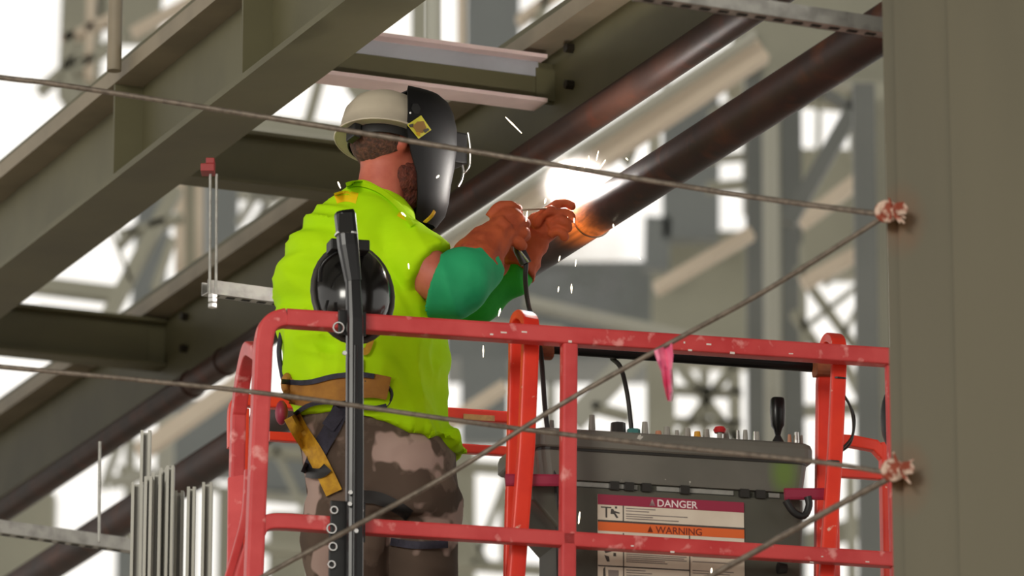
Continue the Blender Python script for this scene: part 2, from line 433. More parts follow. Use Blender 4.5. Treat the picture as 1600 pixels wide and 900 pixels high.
# ---- bundle of studs
zf0 = at(240, 1150, 14.6).z
studs = [(216, 757, 14.5, 18), (229, 676, 14.75, 16), (233, 748, 14.48, 12), (246, 742, 14.52, 15), (257, 735, 14.6, 12), (267, 731, 14.55, 12), (281, 770, 14.7, 14), (300, 764, 14.62, 13), (325, 757, 14.66, 16)]
slab_z = 0.0
for i, (px, py, Y, wp) in enumerate(studs):
    w_ = wp / 545
    p = at(px, py, Y)
    bm = B()
    slab(bm, p, X, (-w_ / 2, w_ / 2), Yv, (0, .002), Z, (slab_z - p.z, 0))
    for sx in (-1, 1):
        slab(bm, p, X, (sx * w_ / 2 - .001, sx * w_ / 2 + .001), Yv, (-.03, 0), Z, (slab_z - p.z, 0))
        slab(bm, p, X, (sx * w_ / 2 - (.008 if sx > 0 else 0), sx * w_ / 2 + (.008 if sx < 0 else 0)), Yv, (-.032, -.03), Z, (slab_z - p.z, 0))
    lab = ['leftmost wide steel stud of the standing bundle', 'tallest steel stud rising behind the bundle', 'narrow steel stud third from the left in the bundle', 'steel stud in the middle of the bundle', 'narrow steel stud right of the bundle middle', 'rightmost steel stud of the tight bundle', 'short steel stud just right of the tight bundle', 'thin lone steel stud between the bundle and the lift', 'wide lone steel stud nearest the red lift'][i]
    tag(obj('steel_stud', bm, M['stud']), lab, 'stud', 'galvanised steel studs standing at lower left')

# ---- near column at the right
pc = at(1388, 500, 11.6)
pc.z = 0
tc_ = thing('steel_column', pc, 'olive wide-flange column filling the right side of the picture', 'column')
cz = (0.0, 9.0)
def rust_stains(m, spots):
    nt = m.node_tree; N = nt.nodes; L = nt.links; b_ = N['Principled BSDF']
    ge = N.new('ShaderNodeNewGeometry'); nz = N.new('ShaderNodeTexNoise'); nz.inputs['Scale'].default_value = 26; nz.inputs['Detail'].default_value = 4
    L.new(ge.outputs['Position'], nz.inputs['Vector'])
    for p in spots:
        sb = N.new('ShaderNodeVectorMath'); sb.operation = 'SUBTRACT'; sb.inputs[1].default_value = p
        dv = N.new('ShaderNodeVectorMath'); dv.operation = 'DIVIDE'; dv.inputs[1].default_value = (.055, .2, .085)
        ln = N.new('ShaderNodeVectorMath'); ln.operation = 'LENGTH'; mr = N.new('ShaderNodeMapRange'); mr.inputs[1].default_value = 1.2; mr.inputs[2].default_value = .3; mr.inputs[4].default_value = 1.3
        mu = N.new('ShaderNodeMath'); mu.operation = 'MULTIPLY'; mu.use_clamp = True; mx = N.new('ShaderNodeMixRGB'); mx.inputs[2].default_value = rgb(104, 66, 28)
        L.new(ge.outputs['Position'], sb.inputs[0]); L.new(sb.outputs[0], dv.inputs[0]); L.new(dv.outputs[0], ln.inputs[0]); L.new(ln.outputs['Value'], mr.inputs[0])
        L.new(mr.outputs[0], mu.inputs[0]); L.new(nz.outputs['Fac'], mu.inputs[1]); L.new(mu.outputs[0], mx.inputs[0])
        L.new(b_.inputs['Base Color'].links[0].from_socket, mx.inputs[1]); L.new(mx.outputs[0], b_.inputs['Base Color'])
rust_stains(M['olive_col'], (at(1408, 342, 11.58), at(1416, 746, 11.58)))
c1, c2 = Vector((.994, -.11, 0)), Vector((.11, .994, 0))
obj('flange', slab(B(), pc, c1, (0, .62), c2, (0, .045), Z, cz), M['olive_col'], tc_)
obj('web', slab(B(), pc, c1, (.30, .32), c2, (.045, .52), Z, cz), M['olive_col'], tc_)
obj('flange', slab(B(), pc, c1, (0, .62), c2, (.52, .565), Z, cz), M['olive_col'], tc_)
obj('cover_plate', slab(B(), pc, c1, (.028, .62), c2, (-.012, 0), Z, cz), M['olive_col'], tc_)
obj('cover_plate', slab(B(), pc, c1, (.155, .47), c2, (-.022, -.012), Z, cz), M['olive_col'], tc_)
# ---------------------------------------------------------------- blurred steelwork far behind
def bar(bm, p0, p1, wpx, Y, thick=None, Y1=None):
    a = at(p0[0], p0[1], Y); b = at(p1[0], p1[1], Y1 or Y)
    if p1[1] >= 1000: b = Vector((b.x, b.y, 0))
    wd = wpx / ppm(Y, (p0[1] + p1[1]) / 2)
    e = (b - a); L = e.length; e.normalize()
    n = Vector((0, 1, 0)) - e * e.y; n.normalize()
    s = e.cross(n).normalized()
    th = thick or max(.12, wd * .5)
    slab(bm, a, e, (0, L), s, (-wd / 2, wd / 2), n, (0, th))
    return bm
def bg(name, label, cat, parts, Y, m, group=None):
    """parts: (part name, from, to, width in px, [material], [dY])"""
    if len(parts) == 1:
        p = parts[0]
        return tag(obj(name, bar(B(), p[1], p[2], p[3], Y), M[m]), label, cat, group)
    q = at(parts[0][1][0], parts[0][1][1], Y)
    t = thing(name, q, label, cat, group)
    for p in parts:
        obj(p[0], bar(B(), p[1], p[2], p[3], Y + (p[5] if len(p) > 5 else 0)), M[p[4]] if len(p) > 4 and p[4] else M[m], t)
    return t
def tubebg(name, label, cat, p0, p1, wpx, Y, m):
    a, b = at(p0[0], p0[1], Y), at(p1[0], p1[1], Y)
    if p1[1] >= 1000: b = Vector((b.x, b.y, 0))
    return tag(obj(name, sweep(B(), [a, b], wpx / ppm(Y) / 2, n=14), M[m], smooth=True), label, cat)

far = thing('far_facade', at(800, 450, 37).xy.to_3d(), 'blurred grey and blue grey wall panels of the hall far behind the welder', 'wall panels')
def bgp(name, label, cat, parts, Y, m):
    for p in parts:
        mm = M[p[4]] if len(p) > 4 and p[4] else M[m]
        obj('panel', bar(B(), p[1], p[2], p[3], Y), mm, far)
bgp('cladding_panel', 'blurred grey panel below the two bright openings', 'panel', [('sheet', (1283, 232), (1283, 425), 120)], 36, 'bgrey')
bgp('cladding_panel', 'blurred dark blue grey panel above the lower pipe, beside the bright arc', 'panel', [('sheet', (1080, 130), (1080, 372), 88), ('sheet', (1028, 338), (1026, 420), 40)], 36, 'bblue')
bgp('cladding_panel', 'blurred grey panel between the arc glow and the pale pipe', 'panel', [('sheet', (1100, 360), (1100, 560), 160)], 37, 'bgrey')
bgp('cladding_panel', 'blurred blue grey panel behind the weld smoke', 'panel', [('sheet', (860, 408), (860, 560), 330)], 38, 'bblue')
bgp('cladding_panel', 'blurred blue grey panel right of the jersey under the red rail', 'panel', [('sheet', (757, 560), (757, 690), 74)], 37, 'bblue')
bgp('cladding_panel', 'blurred grey block beside the knees', 'panel', [('sheet', (718, 700), (724, 1000), 50), ('strip', (790, 760), (792, 880), 20)], 35, 'bgrey')
bgp('cladding_panel', 'blurred blue grey panel left of the trousers', 'panel', [('sheet', (443, 662), (443, 765), 90), ('strip', (452, 800), (450, 1000), 64, 'bgrey'), ('sill', (400, 772), (500, 782), 12, 'blight', -.4)], 34, 'bblue')
bgp('cladding_panel', 'blurred grey panel at the lower left edge', 'panel', [('sheet', (30, 770), (30, 1000), 110)], 34, 'bgrey')
bgp('cladding_panel', 'blurred blue grey panel between the two pipes left of the lift', 'panel', [('sheet', (318, 622), (318, 740), 104), ('strip', (202, 850), (202, 1000), 40)], 34, 'bblue')
bgp('cladding_panel', 'blurred blue grey panel behind the lattice truss at left', 'panel', [('sheet', (242, 290), (230, 480), 52)], 36, 'bblue')
bgp('cladding_panel', 'blurred blue grey panel behind the hanger rod', 'panel', [('sheet', (345, 250), (345, 440), 54)], 35, 'bblue')
bgp('cladding_panel', 'blurred grey green panel behind the hard hat crown', 'panel', [('sheet', (590, 90), (600, 200), 84)], 33, 'bgrey')
bgp('cladding_panel', 'blurred grey green sheet at the top left corner', 'panel', [('sheet', (130, -60), (122, 150), 64), ('strip', (222, -60), (214, 62), 66), ('strip', (170, -60), (168, 40), 30)], 34, 'bgrey')
bgp('cladding_panel', 'blurred dark blue grey panel at top middle', 'panel', [('sheet', (770, -60), (770, 140), 84)], 34, 'bblue')
for yy in (-170, 1060):
    obj('girder', bar(B(), (-3200, yy), (4800, yy), 130, 39.2), M['bgrey'], far)
for px in (-2600, -1700, -900, -350, 1900, 2500, 3300, 4200):
    obj('panel_post', bar(B(), (px, -170), (px, 1000), 70, 39), M['bdark'], far)
for px in (205, 860, 1100):
    obj('panel_post', bar(B(), (px, 560), (px, 1000), 16, 39), M['bgrey'], far)
# --- right of the arc
bg('background_column', 'blurred dark grey column between the pipe and the near column, with a pale downpipe before it', 'column', [('flange', (1178, 120), (1172, 1000), 26), ('flange', (1236, 120), (1234, 1000), 32), ('web', (1207, 120), (1204, 1000), 60, 'bgrey', .3)], 30, 'bdark')
tubebg('downpipe', 'blurred pale vertical pipe in front of the dark column', 'pipe', (1203, 190), (1202, 1000), 25, 28.5, 'blight')
bg('background_column', 'blurred blue grey column just left of the near olive column', 'column', [('flange', (1350, 130), (1356, 1000), 34), ('flange', (1378, 130), (1382, 1000), 22, 'bgrey', .3)], 24, 'bdark')
bg('roof_girder', 'blurred deep grey girder under the top right strut', 'girder', [('web', (1150, 6), (1420, 36), 240), ('bottom_flange', (1150, 112), (1420, 138), 10, 'blight', -.3)], 34, 'bgrey')
bg('ribbed_duct', 'blurred ribbed grey duct standing under the top right girder', 'duct', [('face', (1172, 50), (1192, 175), 44), ('rib', (1160, 50), (1178, 170), 5, 'bdark', -.1), ('rib', (1178, 50), (1196, 170), 5, 'bdark', -.1)], 31, 'bgrey')
bg('sway_brace', 'blurred dark diagonal brace beside the right column', 'brace', [('brace', (1338, 160), (1232, 345), 24), ('brace', (1290, 140), (1400, 210), 10)], 26, 'bdark')
bg('glazing_bars', 'blurred dark bars around two bright openings right of the lower pipe', 'frame', [('mullion', (1281, 130), (1279, 240), 7), ('transom', (1225, 148), (1345, 150), 12), ('stile', (1232, 140), (1230, 240), 18), ('stile', (1334, 140), (1336, 240), 14)], 33, 'bgrey')
bg('rafter', 'blurred pale slanting rafter between the right columns', 'rafter', [('rafter', (1252, 345), (1345, 275), 20)], 27, 'bcream')
bg('rafter', 'blurred pale slanting rafter above the bright blobs at the right', 'rafter', [('rafter', (1255, 440), (1345, 390), 20)], 27.5, 'bcream')
bg('cross_brace', 'blurred crossing thin braces over bright openings right of the pale pipe', 'brace', [('brace', (1246, 415), (1345, 550), 10), ('brace', (1240, 485), (1290, 555), 12), ('brace', (1330, 405), (1290, 440), 6), ('brace', (1262, 505), (1345, 440), 5), ('post', (1255, 380), (1256, 560), 10), ('brace', (1300, 555), (1345, 470), 8)], 29, 'bgrey')
bg('rafter', 'blurred pale slanting rafter right of the weld smoke', 'rafter', [('rafter', (1025, 448), (1175, 360), 18)], 26, 'bcream')
bg('purlin', 'blurred light purlin level behind the smoke above the red rail', 'purlin', [('purlin', (820, 468), (1165, 545), 16), ('purlin', (700, 505), (880, 520), 22)], 27, 'blight')
bg('rafter', 'broad bright cream rafter between the two pipes', 'rafter', [('web', (620, 440), (1190, 70), 44), ('flange', (610, 425), (1180, 50), 10, 'blight', -.2)], 23, 'bcream')
bg('cross_brace', 'blurred grey crossing braces above the arc', 'brace', [('brace', (930, 265), (965, 200), 12), ('brace', (985, 240), (1010, 175), 9), ('brace', (940, 205), (985, 250), 7), ('post', (1022, 150), (1024, 270), 16)], 24, 'bgrey')
bg('glazing_bars', 'blurred bar and rail splitting the bright openings below the upper strut', 'frame', [('rail', (1110, 175), (1172, 150), 10), ('stile', (1166, 140), (1168, 330), 12), ('sill', (1105, 246), (1172, 240), 8), ('sill', (1105, 290), (1172, 284), 12)], 32, 'bgrey')
# --- under the red rail, right
bg('background_column', 'blurred grey green column behind the console, left of the lattice', 'column', [('shaft', (1032, 545), (1030, 1000), 44)], 29, 'bgrey')
bg('background_lattice', 'blurred crossed lattice with bright openings above the console', 'lattice', [('brace', (1055, 560), (1155, 690), 13), ('brace', (1155, 555), (1055, 690), 13), ('post', (1104, 550), (1103, 690), 9), ('rail', (1050, 606), (1160, 612), 10), ('rail', (1050, 655), (1160, 660), 8), ('post', (1148, 545), (1146, 1000), 18)], 30, 'bgrey')
bg('knee_brace', 'blurred pale slanting brace behind the console cable', 'brace', [('brace', (895, 655), (1000, 545), 34), ('bracket', (925, 632), (985, 648), 12, 'bgrey')], 27, 'blight')
bg('sway_brace', 'blurred grey slanted brace behind the right console hanger', 'brace', [('brace', (1318, 560), (1360, 640), 12), ('post', (1330, 740), (1330, 1000), 14)], 28, 'bgrey')
bg('low_purlin', 'blurred purlins crossing the bright strip right of the console', 'purlin', [('purlin', (1248, 640), (1345, 634), 16), ('purlin', (1248, 850), (1345, 820), 30)], 33, 'bgrey')
# --- behind the legs
bg('rafter', 'blurred pale slanting rafter right of the jersey', 'rafter', [('rafter', (690, 665), (790, 600), 18)], 26, 'bcream')
bg('background_truss', 'blurred steel truss behind the trousers and the red posts', 'truss', [('chord', (380, 700), (860, 735), 14), ('chord', (380, 850), (860, 890), 14), ('brace', (680, 712), (760, 880), 9), ('brace', (800, 725), (740, 880), 9), ('brace', (430, 700), (500, 850), 9)], 31, 'bgrey')
# --- lower left
bg('rafter', 'blurred pale slanting rafter above the stud bundle', 'rafter', [('rafter', (215, 705), (380, 590), 24)], 25, 'bcream')
bg('background_column', 'blurred pale green column behind the stud bundle', 'column', [('shaft', (258, 630), (262, 1000), 26), ('bracket', (170, 752), (240, 735), 14)], 31, 'blight')
bg('background_truss', 'blurred lattice members beside the bright opening at lower left', 'truss', [('brace', (196, 660), (160, 760), 10), ('chord', (185, 730), (340, 760), 9), ('brace', (60, 720), (100, 640), 26), ('post', (352, 760), (350, 1000), 22), ('post', (300, 760), (298, 1000), 10)], 33, 'bgrey')
# --- gaps between the beams at left
bg('background_girder', 'blurred grey green girder low in the gap between the beams at left', 'girder', [('web', (40, 440), (190, 458), 22), ('flange', (60, 478), (200, 492), 5, 'blight')], 28, 'bgrey')
bg('lattice_truss', 'blurred pale green lattice truss in the gap between the beams at left', 'truss', [('chord', (160, 505), (275, 290), 20), ('brace', (185, 365), (285, 335), 10), ('brace', (205, 440), (175, 360), 5), ('brace', (240, 450), (268, 370), 10), ('brace', (215, 350), (185, 380), 8)], 27, 'bgrey')
bg('background_column', 'blurred cream and brown striped column left of the hanger rod', 'column', [('flange', (280, 255), (280, 450), 14), ('web', (297, 255), (297, 450), 20, 'bgrey', .3), ('flange', (311, 255), (311, 450), 10)], 28, 'bcream')
bg('lattice_truss', 'blurred crossing members in the gap above the strut rod', 'truss', [('chord', (372, 298), (470, 306), 14), ('brace', (395, 350), (440, 285), 10), ('brace', (372, 345), (400, 300), 8), ('post', (412, 280), (412, 350), 7)], 30, 'blight')
bg('background_girder', 'blurred grey girder in the bright gap left of the hard hat', 'girder', [('web', (390, 188), (560, 208), 22), ('flange', (380, 200), (560, 222), 4, 'blight', -.2)], 26, 'bgrey')
bg('sway_brace', 'blurred thin braces in the bright gap left of the hard hat', 'brace', [('brace', (502, 110), (480, 190), 13), ('brace', (545, 125), (575, 170), 14)], 28, 'bgrey')
# --- above beam A
bg('lattice_truss', 'blurred cream lattice behind the tube post at top left', 'truss', [('chord', (142, -20), (138, 120), 13), ('chord', (95, 62), (185, 20), 12), ('brace', (115, 112), (190, 52), 12, 'bgrey'), ('brace', (205, 48), (330, -20), 12), ('brace', (60, 140), (130, 78), 12, 'bgrey'), ('post', (108, 40), (106, 160), 18, 'bgrey')], 29, 'bcream')
tubebg('downpipe', 'grey vertical tube above the short cross beam at top middle', 'pipe', (678, -60), (678, 140), 22, 18, 'blight')
bg('background_column', 'blurred cream post right of the grey tube at top middle', 'column', [('flange', (721, -60), (721, 120), 13), ('web', (655, -60), (655, 120), 24, 'bgrey')], 27, 'bcream')
bg('background_girder', 'blurred pale rafters in the gap at top right of the middle', 'girder', [('web', (810, 30), (905, -40), 14), ('web', (830, 60), (860, -20), 12, 'bgrey')], 28, 'bcream')
# ---------------------------------------------------------------- boom lift platform
O = at(885, 521, 12.95)
rdir = Vector((.967, .2547, 0)); ddir = Vector((-.2547, .967, 0))
def FP(px, py, w=0.0):
    return on_plane(px, py, O + ddir * w, ddir)
zdeck = O.z - 1.1
lift = thing('boom_lift', Vector((O.x, O.y + .5, zdeck)), 'worn red guard rail basket of the lift the welder stands in', 'lift')
def rail(name, pts, r, m=M['rail'], p=4.0, n=12, sm=True, r2=None):
    return obj(name, sweep(B(), pts, r, r2, n=16, p=8.0, up=ddir), m, lift, smooth=False)
# front loop: left post bends into the top rail
rt = .026
fl = [Vector((FP(396, 905).x, FP(396, 905).y, zdeck)), FP(396, 905), FP(404, 700), FP(411, 540), FP(416, 515), FP(428, 502), FP(446, 497)]
loop = fl[:3] + smoothpts(fl[3:], 4)
rail('left_post', loop, .023)
rail('top_rail', [FP(446, 498), FP(1391, 559)], .023, r2=.025)
rail('mid_rail', smoothpts([FP(400, 838), FP(408, 822), FP(424, 816), FP(450, 816)], 4) + [FP(1402, 876)], .020)
pm0, pm1 = FP(889, 530), FP(886, 905)
rail('post', [pm0, pm1, Vector((pm1.x, pm1.y, zdeck))], .020)
pr0, pr1 = FP(1390, 556), FP(1399, 905)
rail('post', [pr0, pr1, Vector((pr1.x, pr1.y, zdeck))], .012)
obj('toe_board', slab(B(), Vector((O.x, O.y, zdeck)), rdir, (-.86, .92), ddir, (-.01, .0), Z, (0, .14)), M['rail'], lift)
# left side: slanted entry loop and gusset
rail('side_loop', smoothpts([FP(414, 560, .02), FP(400, 548, .12), FP(390, 548, .24), FP(380, 590, .36), FP(372, 650, .42)], 5) + [FP(366, 905, .45)], .019)
bm = B()
for a, b in (((357, 742), (392, 735)),):
    P4 = [FP(357, 746, .4), FP(390, 740, .36), FP(386, 800, .36), FP(356, 880, .4)]
    vs = [bm.verts.new(q) for q in P4] + [bm.verts.new(q + ddir * .012) for q in P4]
    for f in ((0, 1, 2, 3), (7, 6, 5, 4), (0, 4, 5, 1), (1, 5, 6, 2), (2, 6, 7, 3), (3, 7, 4, 0)): bm.faces.new([vs[i] for i in f])
obj('gusset_plate', bm, M['rail'], lift)
rail('gate_arm', smoothpts([FP(388, 735, .2), FP(384, 800, .2), FP(372, 850, .22), FP(356, 905, .25)], 4), .010)
rail('gate_arm', smoothpts([FP(396, 835, .16), FP(384, 872, .18), FP(372, 915, .2)], 4), .014)
# rear rails
W = 1.0
rail('rear_rail', smoothpts([FP(365, 700, W), FP(366, 640, W), FP(376, 627, W), FP(392, 627, W)], 4) + [FP(818, 655, W)], .017, M['rail2'])
rail('rear_rail', [FP(1296, 688, W), FP(1330, 690, W), FP(1366, 697, W), FP(1384, 716, W)], .017, M['rail2'])
rail('rear_rail', [FP(420, 682, W), FP(812, 707, W)], .013, M['rail2'])
rail('rear_rail', [FP(1296, 738, W), FP(1404, 745, W)], .013, M['rail2'])
for px in (378, 806, 1298, 1384):
    q = FP(px, 760, W); rail('rear_post', [FP(px, 640 + max(0, px - 600) * .068, W), Vector((q.x, q.y, zdeck))], .018, M['rail2'])
qd = FP(750, 652, W)
obj('decal', slab(B(), FP(724, 651, W - .018), rdir, (0, .09), -ddir, (0, .002), Z, (-.008, .008)), M['tan'], lift)
# U shaped hangers that carry the console
def u_post(top, botA, botB, dxy, w0):
    x, y = top
    pts = smoothpts([FP(x - 16, y + 45, w0 + .14), FP(x - 12, y + 12, w0 + .13), FP(x - 2, y, w0 + .10), FP(x + 9, y + 12, w0 + .05), FP(x + 12, y + 45, w0 + .04)], 5)
    a = [FP(botA, 905, w0 + .14)] + pts + [FP(botB, 905, w0 + .04)]
    return a
L_ = [FP(800, 905, .20)] + [FP(808, 560, .20)] + smoothpts([FP(808, 520, .20), FP(811, 500, .18), FP(820, 493, .14), FP(828, 503, .08), FP(829, 530, .06)], 4) + [FP(822, 700, .06), FP(806, 905, .06)]
rail('console_hanger', L_, .022, M['rail2'], r2=.013)
R_ = [FP(1284, 905, .20)] + [FP(1287, 600, .20)] + smoothpts([FP(1290, 565, .20), FP(1293, 540, .18), FP(1301, 528, .14), FP(1309, 535, .08), FP(1311, 560, .06)], 4) + [FP(1305, 700, .06), FP(1291, 905, .06)]
rail('console_hanger', R_, .020, M['rail2'], r2=.013)
obj('guard_bar', sweep(B(), [FP(858, 544, .22), FP(1276, 573, .22)], .016, n=14), M['blackp'], lift, smooth=True)
for (x, y) in ((850, 546), (1287, 574)):
    obj('bracket', sweep(B(), [FP(x - 14, y, .19), FP(x + 12, y + 1, .19)], .026, n=10, p=4), M['brown'], lift)
obj('hose_loop', sweep(B(), smoothpts([FP(1314, 610, .05), FP(1330, 640, .05), FP(1332, 680, .06), FP(1312, 704, .05)], 6), .0035, n=6), M['rubber'], lift, smooth=True)
obj('hose_loop', sweep(B(), smoothpts([FP(1316, 615, .06), FP(1335, 650, .06), FP(1330, 690, .07), FP(1314, 706, .06)], 6), .003, n=6), M['rubber'], lift, smooth=True)
for (x, y) in ((1311, 592), (1301, 722)):
    obj('cable_tie', sweep(B(), [FP(x, y - 1, .06), FP(x, y + 1.5, .06)], .0175, n=10, p=4), M['blackm'], lift)
for (x0, x1, y, w_) in ((790, 885, 748, .08), (1226, 1290, 770, .08)):
    obj('support_arm', sweep(B(), [FP(x0, y + 2, w_), FP(x1, y + (x1 - x0) * .03, w_)], .007, .016, n=8, p=4), M['maroon'], lift)
# floor plate and boom under the frame
fc = Vector((O.x, O.y, zdeck))
obj('deck_plate', slab(B(), fc, rdir, (-.88, .94), ddir, (-.02, W + .02), Z, (-.04, 0)), M['blackm'], lift)
obj('boom_arm', slab(B(), fc + ddir * .5, rdir, (-.15, .15), ddir, (-.15, .15), Z, (-zdeck, -.04)), M['rail2'], lift)
# white scratches on the rails
rr = random.Random(3)
for i in range(9):
    px = rr.uniform(580, 1360); y = 500 + (px - 430) * .0655 + rr.uniform(-6, 8)
    q = FP(px, y, -.0245); l = rr.uniform(.004, .016)
    obj('paint_chip', slab(B(), q, rdir, (0, l), ddir, (-.001, .0005), Z, (0, rr.uniform(.002, .006))), M['chip'], lift)
for i in range(5):
    px = rr.uniform(580, 1380); y = 821 + (px - 470) * .0655 + rr.uniform(-5, 6)
    q = FP(px, y, -.0205); l = rr.uniform(.004, .014)
    obj('paint_chip', slab(B(), q, rdir, (0, l), ddir, (-.001, .0005), Z, (0, rr.uniform(.002, .005))), M['chip'], lift)

# ---------------------------------------------------------------- control console
w0 = .10
C0 = FP(850, 690, w0)
con = thing('control_console', Vector((C0.x + .3, C0.y + .2, zdeck)), 'grey control console with a row of knobs on top and warning label below', 'control console')
def cr(px, w=w0): return (FP(px, 690 + (px - 850) * .07, w) - O).dot(rdir)
def czz(py): return FP(850, py, w0).z
def ring(x0, x1, d0, d1, z, rad=.03, k=4):
    out = []
    for (cx, cy, a0) in ((x1 - rad, d1 - rad, 0), (x0 + rad, d1 - rad, 90), (x0 + rad, d0 + rad, 180), (x1 - rad, d0 + rad, 270)):
        for i in range(k + 1):
            a = R(a0 + 90 * i / k)
            q = O + rdir * (cx + rad * math.cos(a)) + ddir * (cy + rad * math.sin(a)); q.z = z
            out.append(q)
    return out
xa, xb = cr(834), cr(1274)
z665, z694 = czz(666), czz(696)
obj('lid', loft(B(), [ring(xa + .012, xb - .012, w0 + .01, w0 + .39, z665), ring(xa + .004, xb - .004, w0 + .002, w0 + .398, z665 - .006), ring(xa, xb, w0, w0 + .40, z665 - .018), ring(xa, xb, w0, w0 + .40, z694 + .004), ring(xa + .004, xb - .004, w0 + .004, w0 + .396, z694)]), M['console'], con, smooth=False)
xa2, xb2 = cr(843), cr(1266)
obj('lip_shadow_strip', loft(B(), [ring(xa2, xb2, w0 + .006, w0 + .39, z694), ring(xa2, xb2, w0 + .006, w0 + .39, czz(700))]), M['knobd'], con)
tray = obj('tray', loft(B(), [ring(xa2, xb2, w0 + .010, w0 + .386, czz(700)), ring(xa2 + .012, xb2 - .01, w0 + .02, w0 + .37, czz(744))]), M['console'], con)
tm = M['console'].copy(); tm.name = 'console_shell_with_green_rub'
nt = tm.node_tree; N = nt.nodes; L = nt.links
ge = N.new('ShaderNodeNewGeometry'); sb_ = N.new('ShaderNodeVectorMath'); sb_.operation = 'SUBTRACT'; sb_.inputs[1].default_value = FP(1226, 738, w0)
dv = N.new('ShaderNodeVectorMath'); dv.operation = 'DIVIDE'; dv.inputs[1].default_value = (.045, .2, .07)
ln_ = N.new('ShaderNodeVectorMath'); ln_.operation = 'LENGTH'; mr_ = N.new('ShaderNodeMapRange'); mr_.inputs[1].default_value = 1.1; mr_.inputs[2].default_value = .3; mr_.inputs[4].default_value = .75
mx_ = N.new('ShaderNodeMixRGB'); mx_.inputs[2].default_value = rgb(104, 134, 44)
L.new(ge.outputs['Position'], sb_.inputs[0]); L.new(sb_.outputs[0], dv.inputs[0]); L.new(dv.outputs[0], ln_.inputs[0]); L.new(ln_.outputs['Value'], mr_.inputs[0]); L.new(mr_.outputs[0], mx_.inputs[0])
b_ = N['Principled BSDF']; L.new(b_.inputs['Base Color'].links[0].from_socket, mx_.inputs[1]); L.new(mx_.outputs[0], b_.inputs['Base Color'])
tray.data.materials[0] = tm
obj('bracket_strip', loft(B(), [ring(cr(870), cr(1256), w0 + .03, w0 + .33, czz(744), .01), ring(cr(870), cr(1256), w0 + .03, w0 + .33, czz(756), .01)]), M['base'], con)
for (pa_, pb_) in ((890, 1000), (1030, 1065), (1078, 1150), (1205, 1222)):
    obj('bracket_gap_plate', slab(B(), O + ddir * (w0 + .028), rdir, (cr(pa_), cr(pb_)), ddir, (-.002, 0), Z, (czz(753) - O.z, czz(746) - O.z)), M['zinc'], con)
for px in (962, 985, 1012, 1072, 1165, 1190):
    obj('latch', slab(B(), O + ddir * (w0 + .022), rdir, (cr(px - 7), cr(px + 7)), ddir, (-.012, .01), Z, (czz(757) - O.z, czz(744) - O.z)), M['knobd'], con)
xe0, xe1, xe2 = cr(832, w0), cr(870), cr(1258)
def basering(x0, x1, z): return ring(x0, x1, w0 + .02, w0 + .30, z, .012)
obj('base', loft(B(), [basering(xe0, xe2, czz(756)), basering(xe0 + .005, xe2, czz(778)), basering(xe1 + .03, xe2 - .004, czz(835)), basering(xe1 + .03, xe2 - .02, zdeck)]), M['base'], con)
# warning label
lab = obj('warning_label', slab(B(), O + ddir * (w0 + .0185), rdir, (cr(936), cr(1164)), ddir, (-.003, 0.0005), Z, (czz(960) - O.z, czz(765) - O.z)), M['cream'], con, label='cream warning label with maroon and orange header bands')
LW = w0 + .0155
def lb(name, x0, x1, y0, y1, m, off=.0):
    # rows follow the label, pixels counted at the label's left edge
    z0, z1 = czz(y1 - 6), czz(y0 - 6)
    return obj(name, slab(B(), O + ddir * LW, rdir, (cr(x0), cr(x1)), ddir, (-.0012 - off, 0.0005), Z, (z0 - O.z, z1 - O.z)), m, lab)
lb('maroon_band', 936, 1164, 771, 787, M['maroon'])
lb('rule', 936, 1164, 811, 814, M['ink'])
lb('orange_band', 936, 1164, 814, 828, M['orange'])
lb('rule', 975, 976.5, 787, 811, M['ink'])
lb('rule', 975, 976.5, 830, 940, M['ink'])
lb('rule', 1078, 1079.5, 828, 940, M['ink'])
lb('rule', 936, 1078, 882, 884, M['ink'])
def lines(x0, ys, ws, name='print_row'):
    bm = B()
    for y, w_ in zip(ys, ws):
        slab(bm, O + ddir * LW, rdir, (cr(x0), cr(x0 + w_)), ddir, (-.001, 0.0005), Z, (czz(y - 4.6) - O.z, czz(y - 6) - O.z))
    obj(name, bm, M['inkline'], lab)
lines(980, (790, 794), (46, 36)); lines(980, (799, 802.5, 806), (96, 42, 82))
lines(980, (856, 859, 862, 865, 868, 871, 874), (96, 92, 94, 90, 94, 60, 64)); lines(980, (887, 891, 895), (30, 40, 60))
lines(1083, (860, 868), (60, 70)); lines(1083, (882, 886), (64, 58))
def poly(name, pts, m, off=.0012):
    bm = B()
    f = [bm.verts.new(O + rdir * cr(x) + ddir * (LW - off) + Z * (czz(y - 6) - O.z)) for x, y in pts]
    b_ = [bm.verts.new(v.co + ddir * .002) for v in f]
    n = len(f); bm.faces.new(f); bm.faces.new(b_[::-1])
    for i in range(n): bm.faces.new((f[i], b_[i], b_[(i + 1) % n], f[(i + 1) % n]))
    return obj(name, bm, m, lab)
for pts in (((941, 790), (957, 790), (957, 792), (950.5, 792), (950.5, 807), (948, 807), (948, 792), (941, 792)),
            ((957, 793), (960, 793), (963, 799), (968, 806), (965, 807), (961, 801), (956, 801), (956, 799)),
            ((962, 796), (970, 798), (970, 800), (962, 799)), ((963, 789), (966, 789), (966, 792), (963, 792)),
            ((946, 860), (966, 853), (968, 856), (948, 863)), ((946, 866), (953, 868), (954, 876), (950, 876)), ((960, 862), (964, 862), (964, 867), (960, 867)),
            ((944, 888), (947, 884), (948, 905), (944, 905))):
    poly('pictogram', pts, M['ink'])
poly('pictogram', ((952, 889), (968, 889), (968, 910), (952, 910)), M['inkline'])
